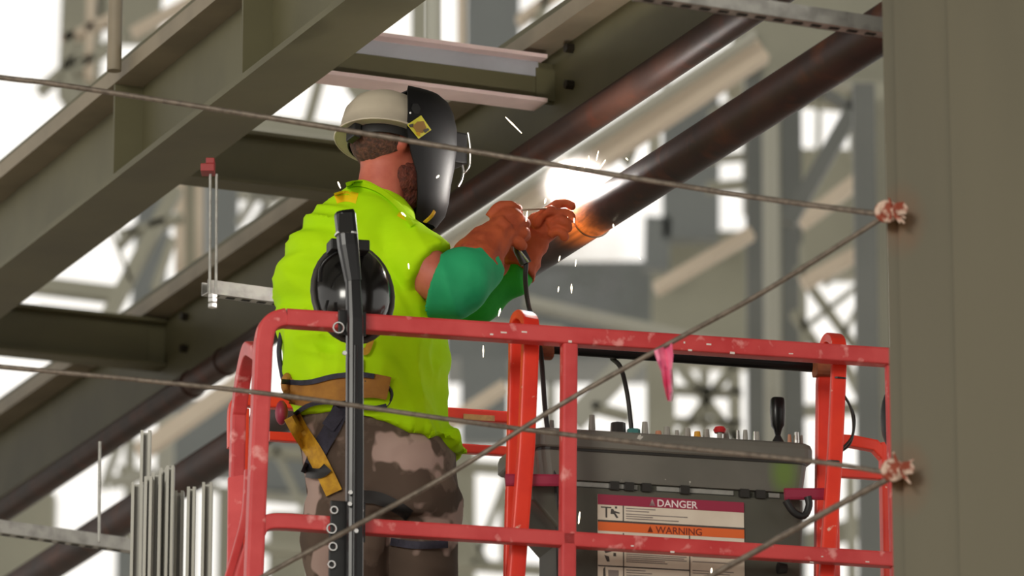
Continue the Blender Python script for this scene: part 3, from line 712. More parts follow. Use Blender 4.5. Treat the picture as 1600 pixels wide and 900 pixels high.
def text(body, px, py, hpx, m):
    cu = bpy.data.curves.new('t', 'FONT'); cu.body = body; cu.size = 1; cu.align_x = 'LEFT'; cu.extrude = 0.02; cu.offset = .012
    ob = bpy.data.objects.new('t', cu); COL.objects.link(ob)
    bpy.context.view_layer.update()
    me = bpy.data.meshes.new_from_object(ob.evaluated_get(bpy.context.evaluated_depsgraph_get()))
    bpy.data.objects.remove(ob, do_unlink=True)
    k = hpx / 571 / .7
    o = O + rdir * cr(px) + ddir * (LW - .0016); o.z = czz(py - 6)
    mt = Matrix(((rdir.x * k, 0, -ddir.x * k * .02, o.x), (rdir.y * k, 0, -ddir.y * k * .02, o.y), (0, k * .98, 0, o.z), (0, 0, 0, 1)))
    me.transform(mt)
    return obj('lettering', me, m, lab)
text('DANGER', 1028, 785, 11, M['white'])
poly('alert_triangle', ((1016, 785), (1026, 785), (1021, 774)), M['white'])
text('WARNING', 1026, 827, 10.5, M['inkred'])
poly('alert_triangle', ((1013, 826.5), (1022, 826.5), (1017.5, 816)), M['inkred'])
# controls on the lid
def ctl(px, d, h, r, m, kind='knob', taper=.75, n=10):
    h *= 1.25
    q = O + rdir * cr(px, w0 + d) + ddir * (w0 + d); q.z = z665 - .002
    obj(kind, sweep(B(), [q, q + Z * h * .5, q + Z * h], [r, r * .95, r * taper], n=n, up=rdir), m, con, smooth=False)
for px, d, h, r, m in ((862, .1, .035, .007, M['knob']), (925, .08, .048, .010, M['knob']), (1008, .08, .04, .010, M['knob']), (1029, .07, .02, .010, M['brownk']), (1042, .1, .036, .011, M['knob']), (1058, .1, .03, .007, M['knob']), (1074, .1, .036, .011, M['knob']), (1090, .08, .026, .011, M['yellowk']), (1104, .1, .036, .010, M['knob']), (1135, .1, .04, .009, M['knob']), (1153, .08, .034, .006, M['steel']), (1165, .08, .036, .008, M['knob']), (1180, .08, .034, .006, M['steel']), (1184, .06, .03, .006, M['knob']), (1234, .08, .032, .006, M['brownk']), (1245, .07, .036, .008, M['steel']), (1252, .09, .034, .006, M['knob'])):
    ctl(px, d, h, r, m)
ctl(885, .1, .05, .018, M['knobd'], 'ribbed_boot', .3)
ctl(966, .08, .034, .022, M['knobd'], 'socket', .9, 8)
ctl(990, .08, .022, .020, M['teal'], 'socket', .9, 8)
ctl(1125, .06, .03, .008, M['knob'], 'button_stem', 1)
q = O + rdir * cr(1125, w0 + .06) + ddir * (w0 + .06); q.z = z665
obj('stop_button', sweep(B(), [q + Z * .026, q + Z * .034, q + Z * .042], [.014, .018, .013], n=12, up=rdir), M['redk'], con)
q = O + rdir * cr(1216, w0 + .08) + ddir * (w0 + .08); q.z = z665
js = obj('joystick', sweep(B(), [q + Z * .03, q + Z * .05, q + Z * .06, q + Z * .10, q + Z * .132, q + Z * .136], [.006, .011, .017, .0195, .018, .016], n=12, p=3.2, up=rdir), M['blackp'], con, smooth=True)
obj('boot', sweep(B(), [q, q + Z * .012, q + Z * .025, q + Z * .036], [.02, .019, .012, .006], n=12, up=rdir), M['blackm'], js, smooth=True)
# cable that dives into the console
cb = smoothpts([FP(956, 560, .25), FP(970, 575, .22), FP(980, 615, .2), FP(985, 655, .19), FP(987, 676, .19)], 6)
tag(obj('power_cable', sweep(B(), cb, .0065, n=8), M['rubber'], smooth=True), 'short black cable plugged into the teal socket of the console', 'cable')
# small dark plug right below
q = FP(1222, 888, .1)
obj('side_knob', sweep(B(), [q - rdir * .012, q + rdir * .012], [.016, .013], n=10), M['blackm'], con)
q = FP(1240, 800, .09)
hb = thing('console_grip', q, 'dark grip bracket on the right end of the console under the red arm', 'bracket')
obj('grip', sweep(B(), smoothpts([FP(1228, 782, .06), FP(1240, 800, .06), FP(1256, 806, .06), FP(1264, 790, .06), FP(1262, 776, .06)], 4), .010, n=8), M['blackm'], hb, smooth=True)
# ---------------------------------------------------------------- black bag beyond the right posts
q = FP(1384, 640, .8)
bag = thing('tool_bag', q, 'black bag hanging at the right end of the rear rail', 'bag')
bm = B(); ball(bm, FP(1392, 655, .8), X, Yv, Z, .030, .04, .085)
obj('bag_body', bm, M['blackm'], bag, smooth=True)
obj('bag_neck', sweep(B(), [FP(1390, 618, .8), FP(1391, 608, .8)], .014, n=8), M['zinc'], bag)
obj('bag_cord', sweep(B(), [FP(1390, 608, .8), FP(1396, 560, .8)], .003, n=6), M['zinc'], bag)

# ---------------------------------------------------------------- black post clamped to the front rail, with a hanging shell
tp = thing('clamp_post', FP(553, 905, -.05), 'black tubular post clamped upright to the red front rail', 'post')
obj('tube', sweep(B(), [FP(553, 945, -.06), FP(554, 700, -.06), FP(554, 500, -.06), FP(551, 432, -.06)], [.022, .022, .021, .018], n=12, p=3.5), M['blackp'], tp, smooth=False)
obj('rib', sweep(B(), [FP(553, 905, -.085), FP(555, 540, -.085)], .006, n=8), M['blackp'], tp, smooth=True)
obj('head_sleeve', sweep(B(), [FP(538, 331, -.06), FP(539, 336, -.06), FP(544, 385, -.06), FP(552, 440, -.06)], [.024, .0265, .026, .02], n=12, p=3.5), M['blackp'], tp, smooth=False)
obj('head_recess', slab(B(), FP(539, 360, -.088), rdir, (-.016, .016), ddir, (-.002, .004), Z, (-.005, .045)), M['slot'], tp)
obj('head_band', sweep(B(), [FP(541, 365, -.06), FP(541, 368, -.06)], .0285, n=12, p=3.5), M['steel'], tp)
obj('clamp_plate', slab(B(), FP(550, 505, -.032), rdir, (-.038, .036), ddir, (-.008, 0), Z, (-.035, .032)), M['blackm'], tp, bevel=.003)
obj('clamp_plate', slab(B(), FP(545, 820, -.032), rdir, (-.05, .042), ddir, (-.008, 0), Z, (-.045, .06)), M['blackm'], tp, bevel=.003)
obj('foot_plate', slab(B(), FP(526, 880, -.034), rdir, (-.022, .022), ddir, (-.006, 0), Z, (-.06, .08)), M['blackm'], tp, bevel=.003)
for (x, y, r_) in ((529, 512, .014), (558, 510, .014), (522, 797, .009), (561, 797, .010), (518, 826, .012), (520, 854, .010), (518, 882, .009)):
    obj('u_bolt', torus(B(), FP(x, y, -.045), rdir, Z, r_, .0028, n=14), M['steel'], tp, smooth=True)
for (x, y) in ((546, 788), (547, 770), (556, 830), (538, 552)):
    obj('nut', hexbolt(B(), FP(x, y, -.086), -ddir, .006, .006), M['steel'], tp)
hm = thing('welding_helmet', FP(551, 535, .1), 'smoky black spare helmet shell hanging behind the black post', 'helmet')
hc = FP(551, 459, .14)
vt = (Z * .985 + ddir * .17).normalized(); nv = rdir.cross(vt).normalized(); nv = nv if nv.dot(ddir) < 0 else -nv
rings = []
for t, k in ((0, 1.0), (.15, .985), (.35, .93), (.55, .83), (.75, .64), (.9, .42), (.985, .16)):
    rings.append([hc + rdir * (.101 * k * math.cos(2 * math.pi * j / 28)) + vt * (.132 * k * math.sin(2 * math.pi * j / 28)) + nv * (.085 * t) for j in range(28)])
obj('shell', loft(B(), rings), M['helm'], hm, smooth=True)
obj('rim', torus(B(), hc, rdir, vt, .106, .008, n=30, m=8, R2=.138), M['helmrim'], hm, smooth=True)
for s_, (x, y) in ((-1, (524, 386)), (1, (566, 388))):
    q = FP(x, y, .06)
    obj('lug', slab(B(), q, rdir, (-.018, .014), ddir, (-.03, .03), Z, (-.014, .016)), M['blackm'], hm, bevel=.004)
obj('head_strap', sweep(B(), smoothpts([FP(500, 440, .07), FP(503, 415, .055), FP(520, 398, .045), FP(540, 390, .04)], 5), .006, n=8), M['blackp'], hm, smooth=True)
obj('headband', sweep(B(), smoothpts([FP(512, 470, .06), FP(508, 490, .06), FP(514, 515, .075)], 5), .008, .003, n=8), M['blackp'], hm, smooth=True)

# ---------------------------------------------------------------- cables and anchors
def rope(pts, r, label):
    return tag(obj('wire_rope', sweep(B(), smoothpts(pts, 8), r, n=8), M['rope'], smooth=True), label, 'wire rope', 'safety ropes fixed to the column')
a1 = at(1392, 334, 11.57); a2 = at(1402, 738, 11.57)
rope([at(-1300, -70, 12.0), at(-120, 104, 12.15), at(90, 132, 12.18), at(420, 184, 12.2), at(760, 240, 12.15), at(1100, 296, 11.9), at(1250, 318, 11.72), a1 - X * .03], .0068, 'topmost wire rope, crossing in front of the hard hat')
rope([at(-1300, 450, 12.0), at(-120, 563, 12.1), at(0, 573, 12.12), at(400, 613, 12.16), at(700, 655, 12.2), at(860, 676, 12.22), at(1100, 703, 11.9), at(1280, 722, 11.7), a2 - X * .03], .0064, 'wire rope crossing level in front of the harness and the console')
rope([at(-300, 1310, 12.0), at(360, 930, 12.1), at(500, 852, 12.12), at(700, 742, 12.16), at(880, 630, 12.1), at(1045, 537, 12.0), at(1200, 452, 11.8), a1 - X * .02 - Z * .01], .0064, 'wire rope slanting up from below the mid rail to the upper anchor')
rope([at(560, 1220, 12.2), at(1050, 935, 12.0), at(1180, 862, 11.85), at(1300, 795, 11.7), a2 - Z * .01 - X * .01], .0075, 'short wire rope rising over the label to the lower anchor')
for q, lb_, sq in ((a1, 'rusty red and white rope anchor, the upper one on the column', 1.0), (a2, 'rusty rope anchor frayed at its edges, the lower one on the column', 1.0)):
    t = thing('rope_anchor', q, lb_, 'anchor')
    obj('shackle', torus(B(), q - X * .012 - Yv * .02, X, Z, .020, .0085, n=14, m=8), M['rust'], t, smooth=True)
    bm = B(); ball(bm, q - X * .002 - Yv * .02, X, Yv, Z, .026, .022, .020, 12, 8)
    for v in bm.verts: v.co += Vector((noise.noise(v.co * 60), 0, noise.noise(v.co * 60 + Vector((5, 5, 5))))) * .006
    obj('knuckle', bm, M['rust'], t)
    obj('eye_nut', hexbolt(B(), q + X * .014 - Yv * .03, Vector((.4, -.9, 0)), .017, .02), M['rust'], t)
    for i in range(5):
        an = rr.uniform(0, 6.28); v_ = Vector((math.cos(an), -.2, math.sin(an)))
        obj('frayed_strand', sweep(B(), [q - Yv * .03, q - Yv * .03 + v_ * rr.uniform(.028, .045)], [.007, .002], n=6), M['rust'], t)
# pink flagging
bm = B()
fp = [at(1020, 548, 12.24), at(1050, 534, 12.24)]
pts = [(1022, 548, 1050, 536), (1027, 565, 1052, 555), (1033, 580, 1050, 576), (1036, 598, 1051, 596), (1040, 615, 1052, 612), (1043, 626, 1050, 627)]
rows = []
for i, (x0, y0, x1, y1) in enumerate(pts):
    row = []
    for k in range(6):
        t = k / 5; z_ = 11.995 - .016 * math.sin(t * 7 + i * .7)
        row.append(at(x0 + (x1 - x0) * t, y0 + (y1 - y0) * t, z_))
    rows.append(row)
for off in (0, .002):
    g = [[bm.verts.new(q + Yv * off) for q in r_] for r_ in rows]
    for a, b in zip(g, g[1:]):
        for k in range(5): bm.faces.new((a[k], a[k + 1], b[k + 1], b[k]))
tag(obj('flagging_ribbon', bm, M['pink'], smooth=True), 'pink plastic ribbon tied on the slanting rope above the console', 'ribbon')
# ---------------------------------------------------------------- the welder
YM = 13.5
def P(px, py, dy=0.0): return at(px, py, YM + dy)
def remesh(bm, vox, smooth=4, disp=None):
    bmesh.ops.recalc_face_normals(bm, faces=bm.faces)
    me = bpy.data.meshes.new('tmp'); bm.to_mesh(me); bm.free()
    ob = bpy.data.objects.new('tmp', me); COL.objects.link(ob)
    md = ob.modifiers.new('r', 'REMESH'); md.mode = 'VOXEL'; md.voxel_size = vox
    if smooth:
        ms = ob.modifiers.new('s', 'SMOOTH'); ms.iterations = smooth; ms.factor = .5
    bpy.context.view_layer.update()
    me2 = bpy.data.meshes.new_from_object(ob.evaluated_get(bpy.context.evaluated_depsgraph_get()))
    bpy.data.objects.remove(ob, do_unlink=True)
    if disp:
        ns = [v.normal.copy() for v in me2.vertices]
        for v, n in zip(me2.vertices, ns): v.co = v.co + n * disp(v.co)
        me2.update()
    return me2
def oval(px0, px1, py, ry, cy, tilt=0.0, p=2.2, n=40, roll=0.0):
    c = P((px0 + px1) / 2, py, cy); hx = (px1 - px0) / 2 / 571
    out = []
    for j in range(n):
        a = 2 * math.pi * j / n
        cc, ss = math.cos(a), math.sin(a)
        x = hx * math.copysign(abs(cc) ** (2 / p), cc); y = ry * math.copysign(abs(ss) ** (2 / p), ss)
        out.append(c + Vector((x, y + roll * x, tilt * x / hx)))
    return out
Fd = Vector((.82, .57, 0)); Rd = Vector((.57, -.82, 0))
foot = P(600, 1140, .05); foot.z = zdeck
man = thing('person', foot, 'person in lime jersey, hard hat and black welding mask, arms raised to weld the pipe', 'person')

# joints
SH_R, EL_R, WR_R = P(608, 372, -.06), P(697, 450, -.12), P(768, 398, -.04)
SH_L, EL_L, WR_L = P(520, 365, .16), P(720, 480, .16), P(815, 408, .15)
HD = P(603, 226, .0)
def H(f, r, u): return HD + Fd * f + Rd * r + Z * u

torso_levels = [(289, 550, 596, .045, .0, .0), (300, 538, 616, .065, .0, .0), (316, 518, 636, .085, .0, .0), (336, 488, 650, .115, -.005, .0), (362, 463, 652, .14, -.005, 0), (400, 442, 652, .158, -.005, 0),
    (450, 430, 656, .168, 0, 0), (500, 431, 682, .175, 0, -.0), (550, 437, 700, .18, 0, -.01), (600, 446, 706, .182, 0, -.02)]
# --- body: one continuous surface
bm = B()
loft(bm, [oval(a + 14, b - (14 if y < 420 else 30), y, max(.03, ry - .03), cy) for (y, a, b, ry, cy, tl) in torso_levels] + [oval(480, 676, 680, .14, 0), oval(490, 690, 740, .14, 0)])
sweep(bm, [P(590, 325, .0), P(596, 285, .0), P(600, 250, .0)], [.075, .064, .062], n=20)
ball(bm, H(0, 0, .02), Fd, Rd, Z, .099, .078, .118, 24, 16)
ball(bm, H(.035, 0, -.055), Fd, Rd, Z, .066, .058, .066, 20, 12)
ball(bm, H(.105, 0, -.012), Fd, Rd, Z, .018, .013, .026, 10, 8)
ball(bm, H(.09, 0, -.075), Fd, Rd, Z, .014, .024, .012, 10, 8)
for s in (-1, 1):
    ball(bm, H(.005, .079 * s, -.005), Fd, Rd, Z, .020, .010, .032, 12, 8)
sweep(bm, [SH_R, SH_R.lerp(EL_R, .5), EL_R, EL_R.lerp(WR_R, .4), WR_R], [.062, .076, .06, .045, .032], n=16)
sweep(bm, [SH_L, SH_L.lerp(EL_L, .5), EL_L, EL_L.lerp(WR_L, .4), WR_L], [.07, .058, .05, .045, .032], n=16)
sweep(bm, [P(545, 720, 0), P(538, 800, -.01), P(534, 870, -.01), P(532, 960, .02), P(530, 1090, .03)], [.10, .09, .07, .065, .05], n=16)
sweep(bm, [P(640, 720, .03), P(655, 800, .02), P(652, 870, .03), P(648, 960, .07), P(640, 1090, .08)], [.10, .09, .07, .065, .05], n=16)
body = obj('body', remesh(bm, .009, 3), M['skin'], man, smooth=True)
for s in (-1, 1):
    bm = B(); ball(bm, H(.088, .03 * s, .02), Fd, Rd, Z, .012, .013, .012, 10, 8)
    e = obj('eye', bm, M['white'], man, smooth=True)

# --- hair and beard
bm = B(); ball(bm, H(-.012, 0, .018), Fd, Rd, Z, .096, .084, .10, 28, 18)
for pco, pno in ((H(.018, 0, 0), Fd), (H(-.06, 0, -.058), (-Z + Fd * .42).normalized())):
    bmesh.ops.bisect_plane(bm, geom=bm.verts[:] + bm.edges[:] + bm.faces[:], plane_co=pco, plane_no=pno, clear_outer=True)
for v in bm.verts: v.co += (v.co - HD).normalized() * (.003 * noise.noise(v.co * 60))
obj('hair', bm, M['hair'], man, smooth=True)
bm = B(); ball(bm, H(.045, .0, -.095), Fd, Rd, Z, .075, .070, .065, 24, 14)
ball(bm, H(.06, 0, -.13), Fd, Rd, Z, .055, .05, .05, 20, 12)
obj('beard', remesh(bm, .007, 2, lambda c: .004 * noise.noise(c * 70)), M['beard'], man, smooth=True)

# --- jersey
def shirt_disp(c):
    n1 = noise.noise(Vector((c.x * 7 + c.z * 3, c.y * 7, c.z * 9)))
    n2 = 1 - abs(noise.noise(Vector((c.x * 9 + c.z * 5, c.y * 6, c.z * 5 - c.x * 3)) * 1.6)) * 2
    hgt = (c.z - P(600, 480).z)
    low = max(0, min(1, (-hgt + .12) / .25))
    n3 = 1 - abs(noise.noise(Vector((c.x * 13 + c.z * 7, c.y * 2, c.z * 2.5 - 1.5 * c.x)))) * 2.2
    right = max(0, min(1, (c.x - P(590, 480).x) / .12))
    left = max(0, min(1, (P(570, 480).x - c.x) / .1))
    n4 = 1 - abs(noise.noise(Vector((c.x * 4 + 3, c.y * 4, c.z * 17 + c.x * 5)))) * 2.2
    return .008 * n1 + .010 * (n2 - .45) * (.5 + .5 * low) + .036 * max(-.38, n3 - .5) * low * right + .014 * (n4 - .45) * left
bm = B()
hem = [oval(450, 709, 640, .186, 0, -.03), oval(458, 719, 668, .192, .0, -.04), oval(468, 726, 681, .192, 0, -.045), oval(490, 708, 676, .16, 0, -.04)]
loft(bm, [oval(a, b, y, ry, cy, tl) for (y, a, b, ry, cy, tl) in torso_levels] + hem)
# short sleeve of the near arm, then the far one
sd = (EL_R - SH_R).normalized()
sweep(bm, [P(585, 360, -.01), P(608, 378, -.05), P(636, 401, -.075), P(671, 424, -.10)], [.085, .092, .094, .094], n=22)
sweep(bm, [P(530, 360, .1), P(560, 385, .17), P(600, 420, .2)], [.09, .09, .085], n=20)
ball(bm, P(700, 684, -.03), X, Yv, Z, .042, .08, .036, 16, 10)
shirt = obj('jersey', remesh(bm, .0085, 4, shirt_disp), M['shirt'], man, smooth=True)

# --- trousers
bm = B()
loft(bm, [oval(480, 670, 612, .14, 0), oval(468, 694, 660, .166, 0, -.01), oval(470, 706, 700, .178, 0), oval(478, 714, 750, .172, .0), oval(482, 716, 790, .16, .0), oval(490, 712, 815, .14, 0)])
sweep(bm, [P(552, 740, -.02), P(545, 800, -.03), P(538, 850, -.03), P(538, 905, -.01), P(536, 1000, .02), P(532, 1110, .03)], [.115, .118, .112, .105, .095, .085], n=20)
sweep(bm, [P(652, 740, .02), P(660, 790, .0), P(655, 850, .02), P(655, 905, .05), P(650, 1000, .08), P(644, 1110, .09)], [.105, .104, .098, .098, .09, .082], n=20)
def pant_disp(c):
    n1 = 1 - abs(noise.noise(Vector((c.x * 6 - c.z * 6, c.y * 5, c.z * 12 + c.x * 5)))) * 2
    n2 = noise.noise(c * 9)
    return .008 * n1 + .006 * n2
trousers = obj('trousers', remesh(bm, .010, 3, pant_disp), M['pants'], man, smooth=True)
for px, dy in ((532, .0), (644, .06)):
    q = P(px, 1125, dy); q.z = zdeck
    bm = B(); sweep(bm, [q + Z * .12, q + Z * .06], [.055, .06], n=14); ball(bm, q + Fd * .06 + Z * .045, Fd, Rd, Z, .15, .055, .045, 18, 10)
    obj('boot', remesh(bm, .009, 3), M['blackm'], man, smooth=True)

# --- green sleeves
bm = B()
sweep(bm, smoothpts([P(687, 446, -.118), P(700, 449, -.122), P(716, 442, -.12), P(740, 427, -.09), P(760, 410, -.06)], 5), [.088 + .002 * math.sin(i * 1.3) for i in range(11)] + [.088, .086, .083, .08, .077, .074, .071] + [.068, .064, .06], n=26)
def sl_disp(c):
    return .010 * (.6 - 2 * abs(noise.noise(Vector((c.x * 13 + c.z * 2, c.y * 4, c.z * 4 - c.x * 3))))) + .002 * noise.noise(c * 20)
obj('sleeve', remesh(bm, .007, 3, sl_disp), M['sleeve'], man, smooth=True)
bm = B()
sweep(bm, smoothpts([P(650, 500, .16), P(705, 488, .16), P(750, 470, .16), P(790, 442, .16), P(818, 414, .16)], 4), [.06] * 8 + [.058, .057, .056, .055, .054, .053, .052, .05, .05], n=22)
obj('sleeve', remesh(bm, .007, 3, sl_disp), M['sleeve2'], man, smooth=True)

# --- gloves
def fingers(bm, chains):
    for pts, r in chains:
        q = smoothpts(pts, 4)
        k = len(q)
        sweep(bm, q, [r * (1.05 - .25 * i / (k - 1)) for i in range(k)], n=12)
        ball(bm, q[-1], X, Yv, Z, r * .82, r * .82, r * .82, 10, 8)
def gl_disp(c): return .003 * noise.noise(c * 40) + .004 * (1 - 2 * abs(noise.noise(Vector((c.x * 18 - c.z * 14, c.y * 12, c.z * 18)))))
gR = thing('welding_glove', P(770, 380, -.04), None, None)
gR.parent = man; gR.location = Vector(gR['_w']) - Vector(man['_w'])
bm = B()
# gauntlet of the near hand, flaring over the sleeve
sweep(bm, [P(742, 415, -.075), P(750, 402, -.065), P(762, 383, -.05), P(778, 366, -.035), P(790, 354, -.03)], [.076, .067, .055, .047, .045], r2=[.078, .068, .056, .047, .04], n=22)
ball(bm, P(790, 350, -.03), Vector((.62, 0, .78)).normalized(), Vector((0, 1, 0)), Vector((-.78, 0, .62)), .056, .034, .046, 18, 12)
fingers(bm, [([P(786, 334, -.03), P(800, 326, .0), P(809, 330, .045), P(803, 338, .075)], .0145),
             ([P(797, 345, -.045), P(815, 347, -.02), P(820, 354, .03), P(808, 359, .06)], .0155),
             ([P(797, 358, -.045), P(816, 363, -.02), P(820, 369, .03), P(808, 372, .06)], .0155),
             ([P(793, 370, -.04), P(811, 380, -.02), P(815, 385, .02), P(804, 386, .05)], .014),
             ([P(765, 340, -.02), P(778, 324, -.03), P(796, 322, -.03), P(808, 328, -.02)], .0145)])
gl = obj('near_glove', remesh(bm, .0042, 3, gl_disp), M['glove'], gR, smooth=True)
bm = B()
gL = thing('welding_glove', P(830, 370, 0.150), None, None)
gL.parent = man; gL.location = Vector(gL['_w']) - Vector(man['_w'])
sweep(bm, [P(806, 424, 0.150), P(814, 408, 0.155), P(826, 388, 0.160), P(838, 370, 0.160)], [.056, .052, .045, .042], n=20)
ball(bm, P(845, 358, 0.155), Vector((.75, 0, .66)).normalized(), Yv, Vector((-.66, 0, .75)).normalized(), .056, .036, .044, 18, 12)
fingers(bm, [([P(848, 338, 0.140), P(866, 323, 0.125), P(882, 318, 0.125), P(893, 322, 0.130)], .0135),
             ([P(856, 344, 0.125), P(872, 333, 0.110), P(886, 334, 0.110), P(893, 340, 0.115)], .0140),
             ([P(860, 355, 0.120), P(872, 346, 0.105), P(883, 348, 0.100), P(888, 356, 0.110)], .0140),
             ([P(860, 366, 0.120), P(869, 361, 0.105), P(878, 363, 0.100), P(882, 370, 0.110)], .0125),
             ([P(834, 352, 0.120), P(846, 336, 0.105), P(860, 330, 0.100), P(872, 332, 0.105)], .0145)])
obj('far_glove', remesh(bm, .0042, 3, gl_disp), M['glove'], gL, smooth=True)

# --- hard hat
hat = thing('hard_hat', H(0, 0, .03), None, None); hat.parent = man; hat.location = Vector(hat['_w']) - Vector(man['_w'])
tu = (Z * .96 + Yv * .25 + X * .03).normalized(); tf = (Fd - tu * Fd.dot(tu)).normalized(); tr = tf.cross(tu).normalized()
tr = tr if tr.dot(Rd) > 0 else -tr
hc2 = H(.0, 0, .008)
def hatring(kf, kr, u, n=36): return [hc2 + tf * (kf * math.cos(2 * math.pi * j / n)) + tr * (kr * math.sin(2 * math.pi * j / n)) + tu * u for j in range(n)]
prof = [(.112, .094, -.002), (.146, .122, -.006), (.146, .122, .0), (.134, .113, .010), (.131, .112, .04), (.122, .104, .08), (.100, .086, .112), (.066, .056, .133), (.02, .017, .141)]
bm = B(); loft(bm, [hatring(*p_) for p_ in prof], caps=False)
bm.faces.new([v for v in bm.verts][-36:])
me = bpy.data.meshes.new('t'); bmesh.ops.recalc_face_normals(bm, faces=bm.faces); bmesh.ops.solidify(bm, geom=list(bm.faces), thickness=.003)
obj('shell', bm, M['hat'], hat, smooth=True)
obj('rim', torus(B(), hc2 - tu * .004, tf, tr, .147, .0035, n=40, R2=.123), M['hat'], hat, smooth=True)
obj('suspension_band', sweep(B(), [hc2 + tf * (.108 * math.cos(a)) + tr * (.092 * math.sin(a)) - tu * .012 for a in [2 * math.pi * i / 32 for i in range(33)]], .003, .016, n=8, up=tu), M['blackm'], hat, smooth=True)
bm = B(); slab(bm, hc2 - tf * .118 + tr * .02 - tu * .022, tf, (-.010, .012), tr, (-.022, .022), tu, (-.024, .02))
obj('ratchet_knob', bm, M['blackm'], hat, bevel=.004)

# --- welding mask
mk = thing('welding_mask', H(.1, 0, 0), None, None); mk.parent = man; mk.location = Vector(mk['_w']) - Vector(man['_w'])
lv = [(.150, .035, .125, .065), (.146, .006, .158, .100), (.128, -.006, .182, .116), (.10, -.008, .197, .122), (.06, -.010, .208, .126), (.01, -.010, .210, .122), (-.05, .01, .203, .112), (-.10, .035, .192, .104), (-.15, .040, .186, .100), (-.19, .045, .176, .090), (-.225, .055, .150, .068)]
bm = B(); rows = []
for (u, f0, f1, wd) in lv:
    rows.append([bm.verts.new(H(f0 + (f1 - f0) * (max(0, math.cos(t)) ** .8), wd * math.copysign(abs(math.sin(t)) ** .75, math.sin(t)), u)) for t in [math.pi * (-.5 + i / 24) for i in range(25)]])
for a, b in zip(rows, rows[1:]):
    for j in range(24): bm.faces.new((a[j], a[j + 1], b[j + 1], b[j]))
bm.faces.new(rows[0])
bmesh.ops.recalc_face_normals(bm, faces=bm.faces)
bmesh.ops.solidify(bm, geom=list(bm.faces), thickness=.004)
shell = obj('shell', bm, M['mask'], mk, smooth=True)
bm = B(); slab(bm, H(.205, 0, .012), Fd, (-.02, .026), Rd, (-.062, .062), Z, (-.045, .045))
lensb = obj('lens_housing', bm, M['blackm'], mk, bevel=.006)
obj('cover_lens', slab(B(), H(.2315, 0, .012), Fd, (-.001, .002), Rd, (-.05, .05), Z, (-.033, .033)), M['helm'], lensb)
obj('lens_bracket', sweep(B(), smoothpts([H(.22, .05, -.03), H(.222, .052, -.055), H(.214, .055, -.08), H(.200, .06, -.10)], 4), .003, n=6), M['steel'], mk, smooth=True)
obj('lens_bracket', sweep(B(), smoothpts([H(.234, .058, .06), H(.238, .062, .02), H(.236, .062, -.035), H(.22, .058, -.06)], 4), .0025, n=6), M['steel'], mk, smooth=True)
obj('pivot_knob', hexbolt(B(), H(.015, .112, .075), Rd, .016, .014), M['blackm'], mk, smooth=False)
# respirator-like chin tab with yellow edge
obj('chin_tab', sweep(B(), smoothpts([P(664, 347, -.06), P(674, 338, -.08), P(679, 330, -.08)], 4), .0065, .003, n=8), M['strap_y'], mk, smooth=True)

# surfaces seen from the front, used to lay straps on
bpy.context.view_layer.update()
def tree(*objs):
    vs, fs = [], []
    for o in objs:
        k = len(vs); m_ = o.matrix_world
        vs += [m_ @ v.co for v in o.data.vertices]
        fs += [[i + k for i in p.vertices] for p in o.data.polygons]
    return BVHTree.FromPolygons(vs, fs)
TB = tree(shirt, trousers)
TM = tree(shell)
def surf(px, py, t=None, default=YM - .15):
    d = ray(px, py); h = (t or TB).ray_cast(CAM, d.normalized())
    return h[0] if h[0] is not None else at(px, py, default)
def strap(name, pts, wpx, m, parent, lift_=.007, t=None, th=.003, n=5, lat=5):
    ps = smoothpts([Vector((x, y, 0)) for x, y in pts], n)
    bm = B(); g = []
    for i, p in enumerate(ps):
        tg = (ps[min(i + 1, len(ps) - 1)] - ps[max(i - 1, 0)]).normalized(); s = Vector((-tg.y, tg.x, 0))
        g.append([surf(p.x + s.x * wpx * (k / (lat - 1) - .5), p.y + s.y * wpx * (k / (lat - 1) - .5), t) for k in range(lat)])
    # smooth the laid band so it spans small folds
    for _ in range(2):
        g2 = [r[:] for r in g]
        for i in range(1, len(g) - 1):
            for k in range(lat): g2[i][k] = (g[i - 1][k] + g[i][k] * 2 + g[i + 1][k]) / 4
        g = g2
    f = [[bm.verts.new(q - (q - CAM).normalized() * (lift_ + th)) for q in r] for r in g]
    b_ = [[bm.verts.new(q - (q - CAM).normalized() * (lift_ - .004)) for q in r] for r in g]
    nr = len(f)
    for i in range(nr - 1):
        for k in range(lat - 1):
            bm.faces.new((f[i][k], f[i][k + 1], f[i + 1][k + 1], f[i + 1][k])); bm.faces.new((b_[i][k], b_[i + 1][k], b_[i + 1][k + 1], b_[i][k + 1]))
        bm.faces.new((f[i][0], f[i + 1][0], b_[i + 1][0], b_[i][0])); bm.faces.new((f[i][-1], b_[i][-1], b_[i + 1][-1], f[i + 1][-1]))
    for i in (0, nr - 1):
        for k in range(lat - 1): bm.faces.new((f[i][k], b_[i][k], b_[i][k + 1], f[i][k + 1]))
    return obj(name, bm, m, parent, smooth=True)
hs = thing('safety_harness', P(540, 620, -.19), None, None); hs.parent = man; hs.location = Vector(hs['_w']) - Vector(man['_w'])
strap('waist_pad', [(446, 606), (470, 614), (510, 608), (560, 598), (608, 606)], 34, M['strap_t'], hs, .010, th=.008)
strap('waist_pad_edge', [(452, 626), (480, 630), (520, 624), (575, 616), (604, 620)], 10, M['strap_t'], hs, .012, th=.006)
strap('collar', [(541, 290), (560, 286), (592, 296), (622, 320), (645, 352)], 9, M['shirt'], man, .004, th=.006)
strap('logo_and_glow_mark', [(524, 310), (540, 306), (558, 310)], 17, M['patch'], man, .0005, th=.0015)
strap('logo_and_glow_mark', [(622, 334), (640, 344)], 7, M['patch'], man, .0005, th=.0015)  # spark glow on the shoulder painted as an amber strip
